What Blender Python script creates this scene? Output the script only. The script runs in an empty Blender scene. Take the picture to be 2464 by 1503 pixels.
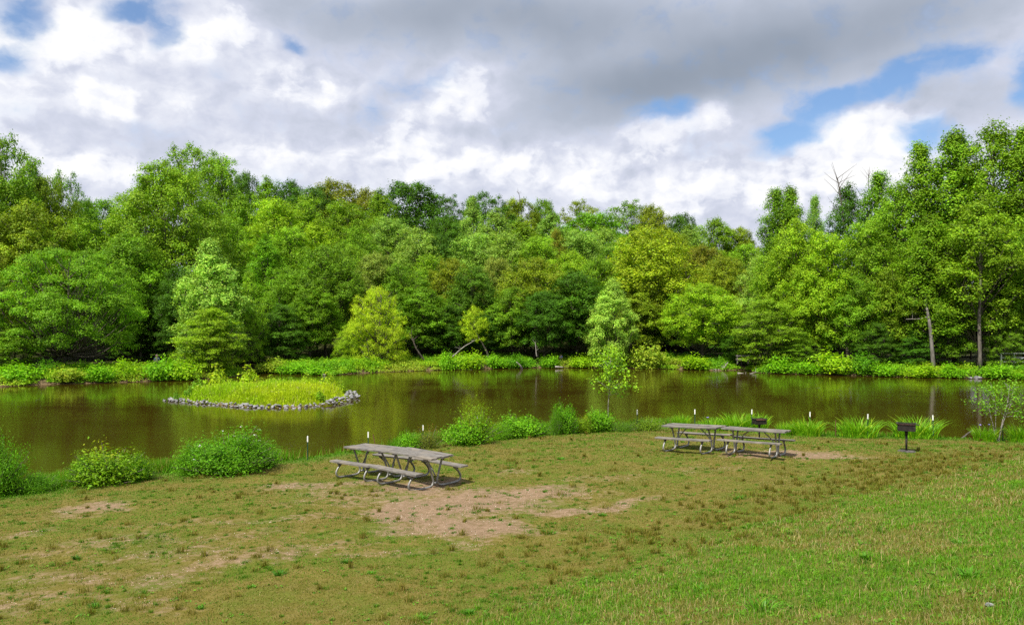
import bpy, bmesh, math, random
import numpy as np
from mathutils import Vector, Matrix, Euler
R = np.random.default_rng(11)
random.seed(5)
sc = bpy.context.scene
COL = sc.collection
F, U0, V0, EYE = 1934.0, 1232.0, 766.0, 5.0   # focal length and principal point in reference units, eye height over the water

# ------------------------------------------------------------------ helpers
def link(name, me, mat=None, parent=None, loc=(0, 0, 0)):
    o = bpy.data.objects.new(name, me)
    COL.objects.link(o)
    if mat is not None and me is not None and not me.materials:
        me.materials.append(mat)
    if parent is not None:
        o.parent = parent
    o.location = loc
    return o

def tag(o, label=None, cat=None, group=None, kind=None):
    if label: o['label'] = label
    if cat: o['category'] = cat
    if group: o['group'] = group
    if kind: o['kind'] = kind
    return o

def empty(name, loc, rz=0.0, label=None, cat=None, group=None):
    o = bpy.data.objects.new(name, None)
    COL.objects.link(o)
    o.empty_display_size = 0.2
    o.location = loc
    o.rotation_euler = (0, 0, rz)
    return tag(o, label, cat, group)

def npmesh(name, V, faces, col=None, smooth=False, attrs=None):
    """faces: int array (n,3) or (n,4), or list of such arrays"""
    me = bpy.data.meshes.new(name)
    V = np.ascontiguousarray(V, dtype=np.float32)
    fl = faces if isinstance(faces, list) else [faces]
    fl = [np.asarray(f, dtype=np.int32) for f in fl if len(f)]
    loops = np.concatenate([f.ravel() for f in fl])
    tot = np.concatenate([np.full(len(f), f.shape[1], dtype=np.int32) for f in fl])
    start = np.concatenate([[0], np.cumsum(tot)[:-1]]).astype(np.int32)
    me.vertices.add(len(V)); me.vertices.foreach_set('co', V.ravel())
    me.loops.add(len(loops)); me.loops.foreach_set('vertex_index', loops)
    me.polygons.add(len(tot)); me.polygons.foreach_set('loop_start', start)
    me.polygons.foreach_set('use_smooth', np.full(len(tot), smooth, dtype=bool))
    me.update(calc_edges=True)
    if col is not None:
        a = me.color_attributes.new('Col', 'FLOAT_COLOR', 'POINT')
        c = np.ones((len(V), 4), dtype=np.float32); c[:, :3] = col
        a.data.foreach_set('color', c.ravel())
    for k, v in (attrs or {}).items():
        a = me.attributes.new(k, 'FLOAT', 'POINT')
        a.data.foreach_set('value', np.ascontiguousarray(v, dtype=np.float32))
    return me

class MB:
    """collects boxes, tubes and lathes into one mesh"""
    def __init__(s): s.v = []; s.q = []; s.t = []; s.n = 0
    def add(s, V, q=(), t=()):
        V = np.asarray(V, float)
        s.v.append(V)
        if len(q): s.q.append(np.asarray(q, int) + s.n)
        if len(t): s.t.append(np.asarray(t, int) + s.n)
        s.n += len(V); return s
    def box(s, c, d, rot=None, taper=1.0, jit=0.0):
        x, y, z = d[0] / 2, d[1] / 2, d[2] / 2
        V = np.array([[-x, -y, -z], [x, -y, -z], [x, y, -z], [-x, y, -z],
                      [-x * taper, -y * taper, z], [x * taper, -y * taper, z], [x * taper, y * taper, z], [-x * taper, y * taper, z]])
        if jit: V = V + R.normal(0, jit, V.shape)
        if rot is not None:
            V = V @ np.array(Euler(rot).to_matrix()).T
        return s.add(V + np.array(c), [[0, 3, 2, 1], [4, 5, 6, 7], [0, 1, 5, 4], [1, 2, 6, 5], [2, 3, 7, 6], [3, 0, 4, 7]])
    def tube(s, P, r, n=8, cap=True):
        P = np.asarray(P, float); m = len(P)
        r = np.full(m, r, float) if np.isscalar(r) else np.asarray(r, float)
        T = np.gradient(P, axis=0); T /= np.linalg.norm(T, axis=1)[:, None] + 1e-9
        up = np.array([0, 0, 1.0]) if abs(T[0][2]) < 0.9 else np.array([1.0, 0, 0])
        a = np.cross(T[0], up); a /= np.linalg.norm(a)
        ang = np.arange(n) * 2 * np.pi / n
        rings = []
        for i in range(m):
            a = a - T[i] * a.dot(T[i]); a /= np.linalg.norm(a) + 1e-9
            b = np.cross(T[i], a)
            rings.append(P[i] + r[i] * (np.cos(ang)[:, None] * a + np.sin(ang)[:, None] * b))
        V = np.concatenate(rings)
        i = np.arange(m - 1)[:, None] * n; j = np.arange(n)[None]; k = (j + 1) % n
        q = np.stack([i + j, i + k, i + n + k, i + n + j], -1).reshape(-1, 4)
        t = []
        if cap:
            V = np.concatenate([V, P[:1], P[-1:]])
            jj = np.arange(n); kk = (jj + 1) % n
            t = np.concatenate([np.stack([kk, jj, np.full(n, m * n)], -1), np.stack([(m - 1) * n + jj, (m - 1) * n + kk, np.full(n, m * n + 1)], -1)])
        return s.add(V, q, t)
    def lathe(s, prof, n=16, c=(0, 0, 0)):
        rr = np.array([p[0] for p in prof]); zz = np.array([p[1] for p in prof]); m = len(prof)
        ang = np.arange(n) * 2 * np.pi / n
        V = np.stack([rr[:, None] * np.cos(ang), rr[:, None] * np.sin(ang), np.repeat(zz[:, None], n, 1)], -1).reshape(-1, 3) + np.array(c)
        i = np.arange(m - 1)[:, None] * n; j = np.arange(n)[None]; k = (j + 1) % n
        return s.add(V, np.stack([i + j, i + k, i + n + k, i + n + j], -1).reshape(-1, 4))
    def mesh(s, name, smooth=False):
        f = []
        if s.q: f.append(np.concatenate(s.q))
        if s.t: f.append(np.concatenate(s.t))
        return npmesh(name, np.concatenate(s.v), f, smooth=smooth)
    def build(s, name, mat, parent=None, smooth=False, loc=(0, 0, 0)):
        return link(name, s.mesh(name, smooth), mat, parent, loc)

def spline(P, n=6):
    """Catmull-Rom through P"""
    P = np.asarray(P, float)
    Q = np.concatenate([[2 * P[0] - P[1]], P, [2 * P[-1] - P[-2]]])
    out = []
    for i in range(1, len(Q) - 2):
        for t in np.arange(n) / n:
            a, b, c, d = Q[i - 1], Q[i], Q[i + 1], Q[i + 2]
            out.append(0.5 * (2 * b + (c - a) * t + (2 * a - 5 * b + 4 * c - d) * t * t + (3 * b - a - 3 * c + d) * t ** 3))
    out.append(P[-1]); return np.array(out)

def _hash(ix, iy, s):
    h = (ix * 374761393 + iy * 668265263 + s * 982451653) & 0xFFFFFFFF
    h = ((h ^ (h >> 13)) * 1274126177) & 0xFFFFFFFF
    return ((h ^ (h >> 16)) & 0xFFFF) / 65535.0
def vnoise(x, y, s=0):
    ix = np.floor(x).astype(np.int64); iy = np.floor(y).astype(np.int64)
    fx = x - ix; fy = y - iy; fx = fx * fx * (3 - 2 * fx); fy = fy * fy * (3 - 2 * fy)
    return (_hash(ix, iy, s) * (1 - fx) + _hash(ix + 1, iy, s) * fx) * (1 - fy) + (_hash(ix, iy + 1, s) * (1 - fx) + _hash(ix + 1, iy + 1, s) * fx) * fy
def fbm(x, y, s=0, o=4):
    v = 0; a = 0.5; t = 0
    for i in range(o):
        v = v + a * vnoise(x * 2 ** i, y * 2 ** i, s + i); t += a; a *= 0.5
    return v / t
def sstep(a, b, x):
    t = np.clip((x - a) / (b - a), 0, 1); return t * t * (3 - 2 * t)

# ------------------------------------------------------------------ node helper
class NT:
    def __init__(s, tree): s.t = tree; s.n = tree.nodes; s.l = tree.links
    def node(s, typ, ins=None, **props):
        nd = s.n.new(typ)
        for k, v in props.items(): setattr(nd, k, v)
        for k, v in (ins or {}).items(): s.set(nd.inputs[k], v)
        return nd
    def set(s, sock, v):
        if isinstance(v, bpy.types.NodeSocket): s.l.new(v, sock)
        elif isinstance(v, bpy.types.Node): s.l.new(v.outputs[0], sock)
        else:
            if sock.type == 'RGBA' and len(v) == 3: v = (*v, 1)
            sock.default_value = v
    def math(s, op, a, b=None, c=None, clamp=False):
        nd = s.node('ShaderNodeMath', operation=op, use_clamp=clamp)
        s.set(nd.inputs[0], a)
        if b is not None: s.set(nd.inputs[1], b)
        if c is not None: s.set(nd.inputs[2], c)
        return nd.outputs[0]
    def mix(s, f, a, b, blend='MIX'):
        nd = s.node('ShaderNodeMix', data_type='RGBA', blend_type=blend)
        s.set(nd.inputs[0], f); s.set(nd.inputs[6], a); s.set(nd.inputs[7], b)
        return nd.outputs[2]
    def noise(s, vec, scale, detail=4, rough=0.5, dist=0.0, out=0):
        nd = s.node('ShaderNodeTexNoise', {'Scale': scale, 'Detail': detail, 'Roughness': rough, 'Distortion': dist})
        if vec is not None: s.set(nd.inputs['Vector'], vec)
        return nd.outputs[out]
    def ramp(s, f, stops, interp='LINEAR'):
        nd = s.node('ShaderNodeValToRGB'); s.set(nd.inputs[0], f)
        cr = nd.color_ramp; cr.interpolation = interp
        while len(cr.elements) < len(stops): cr.elements.new(0.5)
        for e, (p, c) in zip(cr.elements, stops):
            e.position = p; e.color = (*c, 1) if len(c) == 3 else c
        return nd.outputs[0]
    def mrange(s, f, a, b, c=0.0, d=1.0, smooth=True):
        nd = s.node('ShaderNodeMapRange', interpolation_type='SMOOTHSTEP' if smooth else 'LINEAR')
        for i, v in enumerate((f, a, b, c, d)): s.set(nd.inputs[i], v)
        return nd.outputs[0]
    def attr(s, name, out='Fac'):
        return s.node('ShaderNodeAttribute', attribute_name=name).outputs[out]

def new_mat(name):
    m = bpy.data.materials.new(name); m.use_nodes = True
    m.node_tree.nodes.clear()
    T = NT(m.node_tree)
    out = T.node('ShaderNodeOutputMaterial')
    return m, T, out

def simple_mat(name, c1, c2, scale=8.0, rough=0.7, metal=0.0, bump=0.0, stretch=(1, 1, 1), spec=0.5, detail=5):
    m, T, out = new_mat(name)
    tc = T.node('ShaderNodeTexCoord').outputs['Object']
    mp = T.node('ShaderNodeMapping', {'Vector': tc, 'Scale': stretch}).outputs[0]
    n = T.noise(mp, scale, detail, 0.6)
    c = T.mix(T.mrange(n, 0.3, 0.7), c1, c2)
    p = T.node('ShaderNodeBsdfPrincipled', {'Base Color': c, 'Roughness': rough, 'Metallic': metal, 'Specular IOR Level': spec})
    if bump:
        b = T.node('ShaderNodeBump', {'Height': n, 'Strength': bump, 'Distance': 0.02})
        T.set(p.inputs['Normal'], b.outputs[0])
    T.set(out.inputs[0], p.outputs[0])
    return m

def leaf_mat(name, transl=0.3, spec=0.35, rough=0.5, use_obj=True, col=(0.07, 0.17, 0.02)):
    """foliage: own leaf colour (object colour x per-leaf variation), light passes through the blades"""
    m, T, out = new_mat(name)
    va = T.attr('Col', 'Color')
    base = T.node('ShaderNodeObjectInfo').outputs['Color'] if use_obj else col
    c = T.mix(1.0, base, va, 'MULTIPLY')
    tcol = T.mix(1.0, c, (1.15, 1.2, 0.5), 'MULTIPLY')
    p = T.node('ShaderNodeBsdfPrincipled', {'Base Color': c, 'Roughness': rough, 'Specular IOR Level': spec})
    t = T.node('ShaderNodeBsdfTranslucent', {'Color': tcol})
    mx = T.node('ShaderNodeMixShader', {0: transl, 1: p.outputs[0], 2: t.outputs[0]})
    T.set(out.inputs[0], mx.outputs[0])
    return m

# ------------------------------------------------------------------ camera
cam = bpy.data.cameras.new('camera')
cam.sensor_width = 36.0
cam.lens = 36.0 * F / 2464.0
cam.shift_y = (V0 - 751.0) / 2464.0
cam.clip_start = 0.1; cam.clip_end = 2000
co = bpy.data.objects.new('camera', cam); COL.objects.link(co)
co.location = (0, 0, EYE); co.rotation_euler = (math.radians(90), 0, 0)
sc.camera = co

# ------------------------------------------------------------------ daylight
SUN_EL, SUN_AZ = 58.0, 218.0          # azimuth clockwise from +Y: high, behind the camera and a little to the left
S = Vector((math.sin(math.radians(SUN_AZ)) * math.cos(math.radians(SUN_EL)), math.cos(math.radians(SUN_AZ)) * math.cos(math.radians(SUN_EL)), math.sin(math.radians(SUN_EL))))
sl = bpy.data.lights.new('sun', 'SUN'); sl.energy = 5.0; sl.angle = math.radians(0.53); sl.color = (1.0, 0.95, 0.86)
so = bpy.data.objects.new('sun', sl); COL.objects.link(so)
so.rotation_euler = (-S).to_track_quat('-Z', 'Y').to_euler()

sc.view_settings.view_transform = 'Standard'; sc.view_settings.look = 'None'
sc.view_settings.exposure = 0.5; sc.view_settings.gamma = 1.0
sc.render.engine = 'CYCLES'
cy = sc.cycles
cy.max_bounces = 7; cy.diffuse_bounces = 4; cy.glossy_bounces = 3; cy.transmission_bounces = 4; cy.transparent_max_bounces = 6
cy.caustics_reflective = False; cy.caustics_refractive = False
cy.sample_clamp_indirect = 6.0
cy.use_denoising = False
sc.render.filter_size = 1.2
# ------------------------------------------------------------------ sky: clear blue with cumulus and a dark stratus deck
def dirang(u, v):
    az = math.atan((u - U0) / F)
    return az, math.atan((V0 - v) / F * math.cos(az))
W = bpy.data.worlds.new('World'); sc.world = W; W.use_nodes = True
W.node_tree.nodes.clear()
T = NT(W.node_tree)
wo = T.node('ShaderNodeOutputWorld')
sky = T.node('ShaderNodeTexSky', sky_type='NISHITA', sun_disc=False, sun_elevation=math.radians(SUN_EL), sun_rotation=math.radians(SUN_AZ), altitude=100.0, air_density=1.0, dust_density=0.6, ozone_density=2.0)
d = T.node('ShaderNodeTexCoord').outputs['Generated']
sx = T.node('ShaderNodeSeparateXYZ', {0: d})
az = T.math('ARCTAN2', sx.outputs[0], sx.outputs[1])
el = T.math('ARCSINE', sx.outputs[2])
ae = T.node('ShaderNodeCombineXYZ', {0: az, 1: el}).outputs[0]
# stretch the cloud texture towards the horizon a little
nz = T.node('ShaderNodeVectorMath', {0: ae, 1: (1.0, 1.35, 1.0)}, operation='MULTIPLY').outputs[0]
wcol = T.noise(nz, 5.0, 3, 0.5, out=1)
wv = T.node('ShaderNodeVectorMath', {0: T.node('ShaderNodeVectorMath', {0: wcol, 1: (0.5, 0.5, 0.5)}, operation='SUBTRACT').outputs[0], 1: (0.085, 0.07, 0)}, operation='MULTIPLY').outputs[0]
wcol2 = T.noise(nz, 20.0, 4, 0.55, out=1)
wv2 = T.node('ShaderNodeVectorMath', {0: T.node('ShaderNodeVectorMath', {0: wcol2, 1: (0.5, 0.5, 0.5)}, operation='SUBTRACT').outputs[0], 1: (0.03, 0.03, 0)}, operation='MULTIPLY').outputs[0]
aw0 = T.node('ShaderNodeVectorMath', {0: ae, 1: wv}, operation='ADD').outputs[0]
aw = T.node('ShaderNodeVectorMath', {0: aw0, 1: wv2}, operation='ADD').outputs[0]
def blobs(lst, src):
    tot = None
    for (u, v, ru, rv, w) in lst:
        a, e = dirang(u, v)
        q = T.node('ShaderNodeVectorMath', {0: src, 1: (F / ru, F / rv, 0), 2: (-a * F / ru, -e * F / rv, 0)}, operation='MULTIPLY_ADD').outputs[0]
        q = T.node('ShaderNodeVectorMath', {0: q}, operation='LENGTH').outputs['Value']
        q = T.mrange(q, 1.55, 0.15, 0.0, w)
        tot = q if tot is None else T.math('ADD', tot, q)
    return tot
dark = blobs([(1100, 40, 430, 85, .85), (1640, 60, 560, 130, 1.0), (2160, 50, 450, 85, .9), (1780, 190, 290, 85, .75), (1370, 240, 220, 90, .75), (820, 25, 260, 60, .5), (1560, 215, 260, 60, .5),
              (2320, 250, 150, 60, .62), (560, 225, 260, 75, .26), (80, 300, 130, 60, .16), (1700, 330, 300, 60, .15), (1060, 330, 190, 40, .15), (760, 330, 240, 50, .2), (300, 340, 160, 40, .12), (1260, 310, 150, 60, .45), (1000, 130, 200, 50, .3)], aw0)
blue = blobs([(85, 40, 75, 55, 1.25), (20, 150, 70, 36, 1.1), (330, 20, 90, 30, .9), (2080, 220, 170, 36, 1.25), (2240, 150, 130, 32, 1.25), (1960, 290, 90, 36, 1.1), (1880, 335, 75, 42, 1.3), (2235, 335, 70, 40, 1.5),
              (2470, 215, 50, 70, 1.4), (1585, 265, 75, 32, 1.2), (985, 225, 80, 40, .62), (385, 85, 30, 34, 1.0), (705, 98, 36, 18, .8), (1080, 190, 60, 20, .6), (890, 290, 50, 40, .5)], aw)
white = blobs([(200, 45, 75, 48, .6), (140, 115, 95, 55, .6), (285, 255, 70, 40, .5), (715, 205, 105, 60, .42), (1130, 230, 110, 55, .5), (1000, 290, 70, 50, .3), (2080, 360, 160, 85, .75), (2190, 330, 40, 34, .5), (1690, 285, 60, 40, .5),
               (1550, 330, 75, 60, .45), (560, 60, 70, 45, .4), (15, 65, 48, 55, .6), (220, 420, 160, 40, .4), (1350, 420, 260, 60, .3), (620, 380, 160, 40, .25), (310, 110, 70, 50, .35), (940, 340, 110, 40, .25), (1740, 470, 260, 60, .4), (1000, 400, 260, 60, .28), (1250, 350, 160, 50, .2), (440, 260, 90, 50, .2), (60, 360, 90, 50, .25), (440, 110, 60, 50, .3), (120, 230, 150, 60, .2)], aw)
n1 = T.noise(aw0, 6.0, 4, 0.5)
cl = T.node('ShaderNodeVectorMath', {0: nz, 1: wv2}, operation='ADD').outputs[0]
n2 = T.noise(cl, 15.0, 6, 0.55)
awo = T.node('ShaderNodeVectorMath', {0: cl, 1: (-0.010, 0.014, 0)}, operation='ADD').outputs[0]
n2b = T.noise(awo, 15.0, 6, 0.55)
rel = T.math('MULTIPLY', T.math('SUBTRACT', n2, n2b), 1.5)
tone = T.math('ADD', 0.67, T.math('MULTIPLY', T.math('SUBTRACT', n1, 0.5), 0.36))
calm = T.math('SUBTRACT', 1.0, T.math('MULTIPLY', dark, 0.75), clamp=True)
tone = T.math('ADD', tone, T.math('MULTIPLY', T.math('SUBTRACT', n2, 0.5), T.math('MULTIPLY', calm, 0.32)))
tone = T.math('ADD', tone, T.math('MULTIPLY', rel, T.math('MULTIPLY', calm, T.math('ADD', 0.34, white))))
puff = T.noise(cl, 30.0, 5, 0.6)
cum = T.mrange(T.math('ADD', white, T.math('ADD', T.math('MULTIPLY', T.math('SUBTRACT', n2, 0.5), 1.1), T.math('MULTIPLY', T.math('SUBTRACT', puff, 0.5), 0.5))), 0.2, 0.42)
tone = T.math('ADD', tone, T.math('MULTIPLY', white, 0.34))
tone = T.math('ADD', tone, T.math('MULTIPLY', cum, 0.10))
tone = T.math('SUBTRACT', tone, T.math('MULTIPLY', dark, 0.27))
cloud = T.ramp(tone, [(0.0, (0.160, 0.195, 0.245)), (0.2, (0.230, 0.265, 0.325)), (0.42, (0.350, 0.385, 0.46)), (0.62, (0.47, 0.495, 0.585)), (0.8, (0.62, 0.635, 0.69)), (1.0, (0.735, 0.735, 0.735))])
bm = T.math('ADD', blue, T.math('ADD', T.math('MULTIPLY', T.math('SUBTRACT', n2, 0.5), 1.9), T.math('MULTIPLY', T.math('SUBTRACT', puff, 0.5), 0.9)))
bm = T.math('SUBTRACT', bm, T.math('ADD', T.math('MULTIPLY', white, 0.6), T.math('MULTIPLY', cum, 0.12)))
bmask = T.mrange(bm, -0.05, 1.35, 0, .95)
bl = T.node('ShaderNodeVectorMath', {0: sky.outputs[0], 1: (0.080, 0.094, 0.108)}, operation='MULTIPLY').outputs[0]
skyc = T.mix(bmask, cloud, bl)
# below the horizon: plain dull ground tone
skyc = T.mix(T.mrange(el, -0.03, 0.0), (0.12, 0.14, 0.08), skyc)
bg = T.node('ShaderNodeBackground', {'Color': skyc, 'Strength': 1.0})
T.set(wo.inputs[0], bg.outputs[0])
W.cycles.sampling_method = 'MANUAL'; W.cycles.sample_map_resolution = 512
# ------------------------------------------------------------------ terrain
def wpt(u, v):
    """point on the water level"""
    y = F * EYE / (v - V0); return ((u - U0) / F * y, y)
NEAR = [(-900, 1290), (-400, 1232), (0, 1196), (90, 1180), (160, 1166), (300, 1147), (400, 1137), (560, 1122), (700, 1108), (830, 1092), (960, 1075), (1080, 1060), (1200, 1049), (1300, 1042), (1400, 1036), (1500, 1031), (1600, 1029), (1700, 1031), (1800, 1037), (1900, 1044), (2050, 1050), (2200, 1054), (2330, 1059), (2464, 1061), (2800, 1062), (3400, 1050)]
FAR = [(3400, 925), (2800, 916), (2464, 912), (2330, 909), (2200, 907), (2050, 903), (1900, 899), (1820, 896), (1790, 889), (1740, 891), (1600, 887), (1500, 885), (1400, 884), (1300, 884), (1200, 886), (1050, 890), (960, 893), (870, 897), (800, 902), (700, 898), (600, 896), (560, 906), (480, 913), (400, 915), (300, 919), (200, 922), (100, 925), (0, 930), (-400, 945), (-900, 970)]
POND = np.array([wpt(*p) for p in NEAR + FAR])
ISLE = np.array([(-21.4, 49.3), (-19, 47.4), (-16.5, 45.9), (-14, 44.9), (-11.8, 45.0), (-10.3, 46.6), (-9.7, 50), (-10.5, 53.5), (-13.5, 55.5), (-17, 55.2), (-20, 53)])
def sdist(x, y, P):
    """signed distance, positive outside"""
    x = np.asarray(x, float); y = np.asarray(y, float)
    best = np.full(x.shape, 1e9); ins = np.zeros(x.shape, bool)
    n = len(P)
    for i in range(n):
        ax, ay = P[i]; bx, by = P[(i + 1) % n]
        dx, dy = bx - ax, by - ay
        t = np.clip(((x - ax) * dx + (y - ay) * dy) / (dx * dx + dy * dy + 1e-12), 0, 1)
        best = np.minimum(best, (x - ax - t * dx) ** 2 + (y - ay - t * dy) ** 2)
        c = ((ay > y) != (by > y)) & (x < dx * (y - ay) / (dy if dy else 1e-12) + ax)
        ins ^= c
    dd = np.sqrt(best)
    return np.where(ins, -dd, dd)
def toe(x, y): return (x + 1.7) * 0.66 - (y - 9.9) * 0.75
def height(x, y, full=False):
    x = np.asarray(x, float); y = np.asarray(y, float)
    sd = sdist(x, y, POND) + (fbm(x * 0.7, y * 0.7, 3, 3) - 0.5) * 0.55
    si = sdist(x, y, ISLE)
    dout = np.maximum(sd, 0)
    td = toe(x, y)
    hs = 0.22 * np.logaddexp(0, td * 1.1) / 1.1
    hs = np.where(td > 25, 5.5 + 0.0 * td, np.minimum(hs, 5.5))
    near = 0.10 * sstep(0, 0.35, dout) + 0.0625 * 22 * (1 - np.exp(-dout / 22 * 1.15)) * 0.96 + hs * sstep(2.0, 9.0, dout)
    near = near + (fbm(x * 0.9, y * 0.9, 9, 3) - 0.5) * 0.16 * sstep(0.5, 4, dout)
    hill = np.maximum(0, y - 92 - 6 * np.sin(x * 0.05)) * 0.2
    hill = 20 * (1 - np.exp(-hill / 20)) * (1 - 0.35 * sstep(10, 70, x))
    far = 0.32 * sstep(0, 1.2, dout) + 0.035 * np.minimum(dout, 14) + hill + (fbm(x * 0.15, y * 0.15, 5, 3) - 0.5) * 0.5 * sstep(2, 10, dout)
    w = sstep(40, 56, y)
    z = near * (1 - w) + far * w
    z = np.where(sd < 0, -0.10 - 0.3 * np.minimum(-sd, 4), z)
    isl = 0.34 * sstep(0.1, 1.6, -si) + 0.2 * sstep(1.0, 5.0, -si) - 0.05 + 0.1 * (fbm(x * .8, y * .8, 21, 2) - .5)
    z = np.where(si < 0, isl, z)
    if full: return z, sd, si, td
    return z
def hz(x, y): return float(height(np.array([x]), np.array([y]))[0])
def ground(u, v, y0=4.5, y1=140.0):
    """where the sight line of a photo point meets the ground"""
    ys = np.concatenate([np.arange(y0, 40, 0.04), np.arange(40, y1, 0.15)])
    zz = height((u - U0) / F * ys, ys); ray = EYE - (v - V0) / F * ys
    k = np.argmax(zz >= ray)
    y = ys[k]
    return ((u - U0) / F * y, y, float(zz[k]))

# bare-earth patches: (u, v, half width, half depth in photo units)
DIRT = [(960, 1232, 90, 26, 1), (1060, 1236, 110, 34, 1), (1180, 1205, 120, 26, 1), (1320, 1186, 120, 14, .95), (1130, 1268, 120, 22, 1), (1000, 1285, 80, 12, .8), (1400, 1228, 110, 10, .9), (1510, 1212, 60, 7, .8), (1030, 1172, 100, 16, .95), (880, 1160, 90, 8, .75),
        (720, 1168, 90, 6, .75), (800, 1185, 120, 8, .5), (230, 1220, 85, 12, .85), (640, 1332, 90, 15, .62), (560, 1350, 90, 14, .62), (470, 1375, 90, 16, .55), (360, 1400, 90, 14, .5), (760, 1310, 60, 9, .5), (50, 1285, 60, 6, .6), (1820, 1090, 90, 7, .85), (1930, 1094, 110, 7, .95), (2050, 1100, 60, 4, .6),
        (1230, 1135, 60, 6, .5), (1120, 1312, 60, 6, .45), (300, 1300, 120, 10, .5), (1700, 1130, 80, 5, .4), (150, 1400, 140, 14, .55), (420, 1330, 160, 12, .5), (60, 1450, 120, 14, .5), (300, 1450, 140, 12, .45), (560, 1290, 140, 8, .45), (900, 1200, 200, 14, .55), (1450, 1150, 120, 5, .45), (450, 1260, 160, 6, .45), (700, 1250, 140, 8, .5), (100, 1340, 120, 8, .5), (880, 1330, 120, 8, .5)]
DP = []
for (u, v, du, dv, w) in DIRT:
    x, y, z = ground(u, v); ya = ground(u, v + dv)[1]; yb = ground(u, v - dv)[1]
    DP.append((x, (ya + yb) / 2, du / F * y, abs(yb - ya) / 2, w))
def dirt_at(x, y):
    m = np.zeros(np.shape(x))
    xw = x + (fbm(x * 1.1, y * 1.1, 31, 3) - .5) * 1.6; yw = y + (fbm(x * 1.1, y * 1.1, 47, 3) - .5) * 1.6
    for (cx, cy_, rx, ry, w) in DP:
        q = np.sqrt(((xw - cx) / (rx * 1.2)) ** 2 + ((yw - cy_) / (ry * 1.25 + .12)) ** 2)
        m = np.maximum(m, w * sstep(1.65, 0.35, q))
    return m
def lush_at(x, y, sd):
    """green strip along the near shore"""
    return sstep(2.6, 0.5, sd + (fbm(x * .5, y * .5, 77, 3) - .5) * 2.0)

# one sheet, fine near the camera, reaching the horizon
ys = [-60., -30., -12., -4.]
while ys[-1] < 700:
    y = ys[-1]; ys.append(y + max(0.14, 0.0 if y < 3 else 0.011 * y, 0.5 if y < 3 else 0, (0.3 if 42 < y < 100 else 0), (0.06 * (y - 90) if y > 100 else 0)))
t = np.linspace(-1, 1, 421)
xs = np.sign(t) * (24 * np.abs(t) + 26 * np.abs(t) ** 3 + 650 * np.abs(t) ** 9)
gx, gy = np.meshgrid(xs, np.array(ys))
# fan out with distance so that the grid follows the view
fan = np.clip(gy / 34.0, 0.42, 1.75); gx = gx * fan
gz, sd, si, td = height(gx, gy, True)
nx, ny = gx.shape[1], gx.shape[0]
Vt = np.stack([gx, gy, gz], -1).reshape(-1, 3)
i = np.arange(ny - 1)[:, None] * nx; j = np.arange(nx - 1)[None]
Ft = np.stack([i + j, i + j + 1, i + nx + j + 1, i + nx + j], -1).reshape(-1, 4)
near_m = (gy < 45) & (sd > 0)
a_dirt = np.where(near_m, dirt_at(gx, gy), 0)
a_lush = np.where(gy < 45, lush_at(gx, gy, sd), 0)
a_hill = np.where(gy < 45, sstep(-0.6, 1.2, td), 0)
a_far = sstep(42, 58, gy)
a_mud = np.where(gy > 45, sstep(1.3, 0.5, sd), sstep(0.5, 0.05, sd))
gm, T, out = new_mat('ground_soil_and_turf')
P = T.node('ShaderNodeNewGeometry').outputs['Position']
nA = T.noise(P, 0.9, 6, 0.62); nB = T.noise(P, 6.0, 6, 0.65); nC = T.noise(P, 45.0, 4, 0.7); nD = T.noise(P, 2.6, 5, 0.6)
dry = T.ramp(nB, [(0.25, (0.068, 0.064, 0.009)), (0.45, (0.118, 0.104, 0.015)), (0.6, (0.17, 0.135, 0.035)), (0.75, (0.092, 0.115, 0.012))])
dry = T.mix(T.mrange(nA, 0.4, 0.66), dry, (0.085, 0.115, 0.010))
dry = T.mix(T.math('MULTIPLY', T.mrange(nC, 0.45, 0.7), 0.55), dry, (0.20, 0.15, 0.045))
green = T.ramp(nB, [(0.3, (0.045, 0.105, 0.010)), (0.6, (0.085, 0.16, 0.016)), (0.75, (0.13, 0.17, 0.02))])
hillc = T.ramp(nD, [(0.3, (0.055, 0.095, 0.008)), (0.5, (0.095, 0.12, 0.012)), (0.7, (0.15, 0.13, 0.025))])
hillc = T.mix(T.math('MULTIPLY', T.mrange(nC, 0.4, 0.7), 0.6), hillc, (0.24, 0.2, 0.075))
soil = T.ramp(T.math('ADD', T.math('MULTIPLY', nB, 0.6), T.math('MULTIPLY', nC, 0.4)), [(0.3, (0.14, 0.090, 0.050)), (0.5, (0.21, 0.142, 0.085)), (0.65, (0.285, 0.20, 0.125)), (0.8, (0.37, 0.29, 0.21))])
c = T.mix(T.attr('hill'), dry, hillc)
c = T.mix(T.attr('lush'), c, green)
dm = T.math('ADD', T.attr('dirt'), T.math('MULTIPLY', T.math('SUBTRACT', nB, 0.5), 2.0))
dm = T.math('ADD', dm, T.math('MULTIPLY', T.math('SUBTRACT', nC, 0.5), 0.5))
dmask = T.math('MULTIPLY', T.mrange(dm, 0.22, 1.0), T.mrange(T.attr('dirt'), 0.02, 0.2))
c = T.mix(dmask, c, soil)
litter = T.ramp(nB, [(0.3, (0.02, 0.022, 0.008)), (0.6, (0.045, 0.05, 0.012)), (0.8, (0.07, 0.05, 0.025))])
c = T.mix(T.attr('far'), c, litter)
c = T.mix(T.attr('mud'), c, T.mix(nB, (0.09, 0.06, 0.03), (0.2, 0.14, 0.08)))
pb = T.node('ShaderNodeBsdfPrincipled', {'Base Color': c, 'Roughness': 0.95, 'Specular IOR Level': 0.12})
hb = T.math('ADD', T.math('MULTIPLY', nB, 0.6), T.math('MULTIPLY', nC, 0.4))
bp = T.node('ShaderNodeBump', {'Height': hb, 'Strength': 0.9, 'Distance': 0.06})
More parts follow.
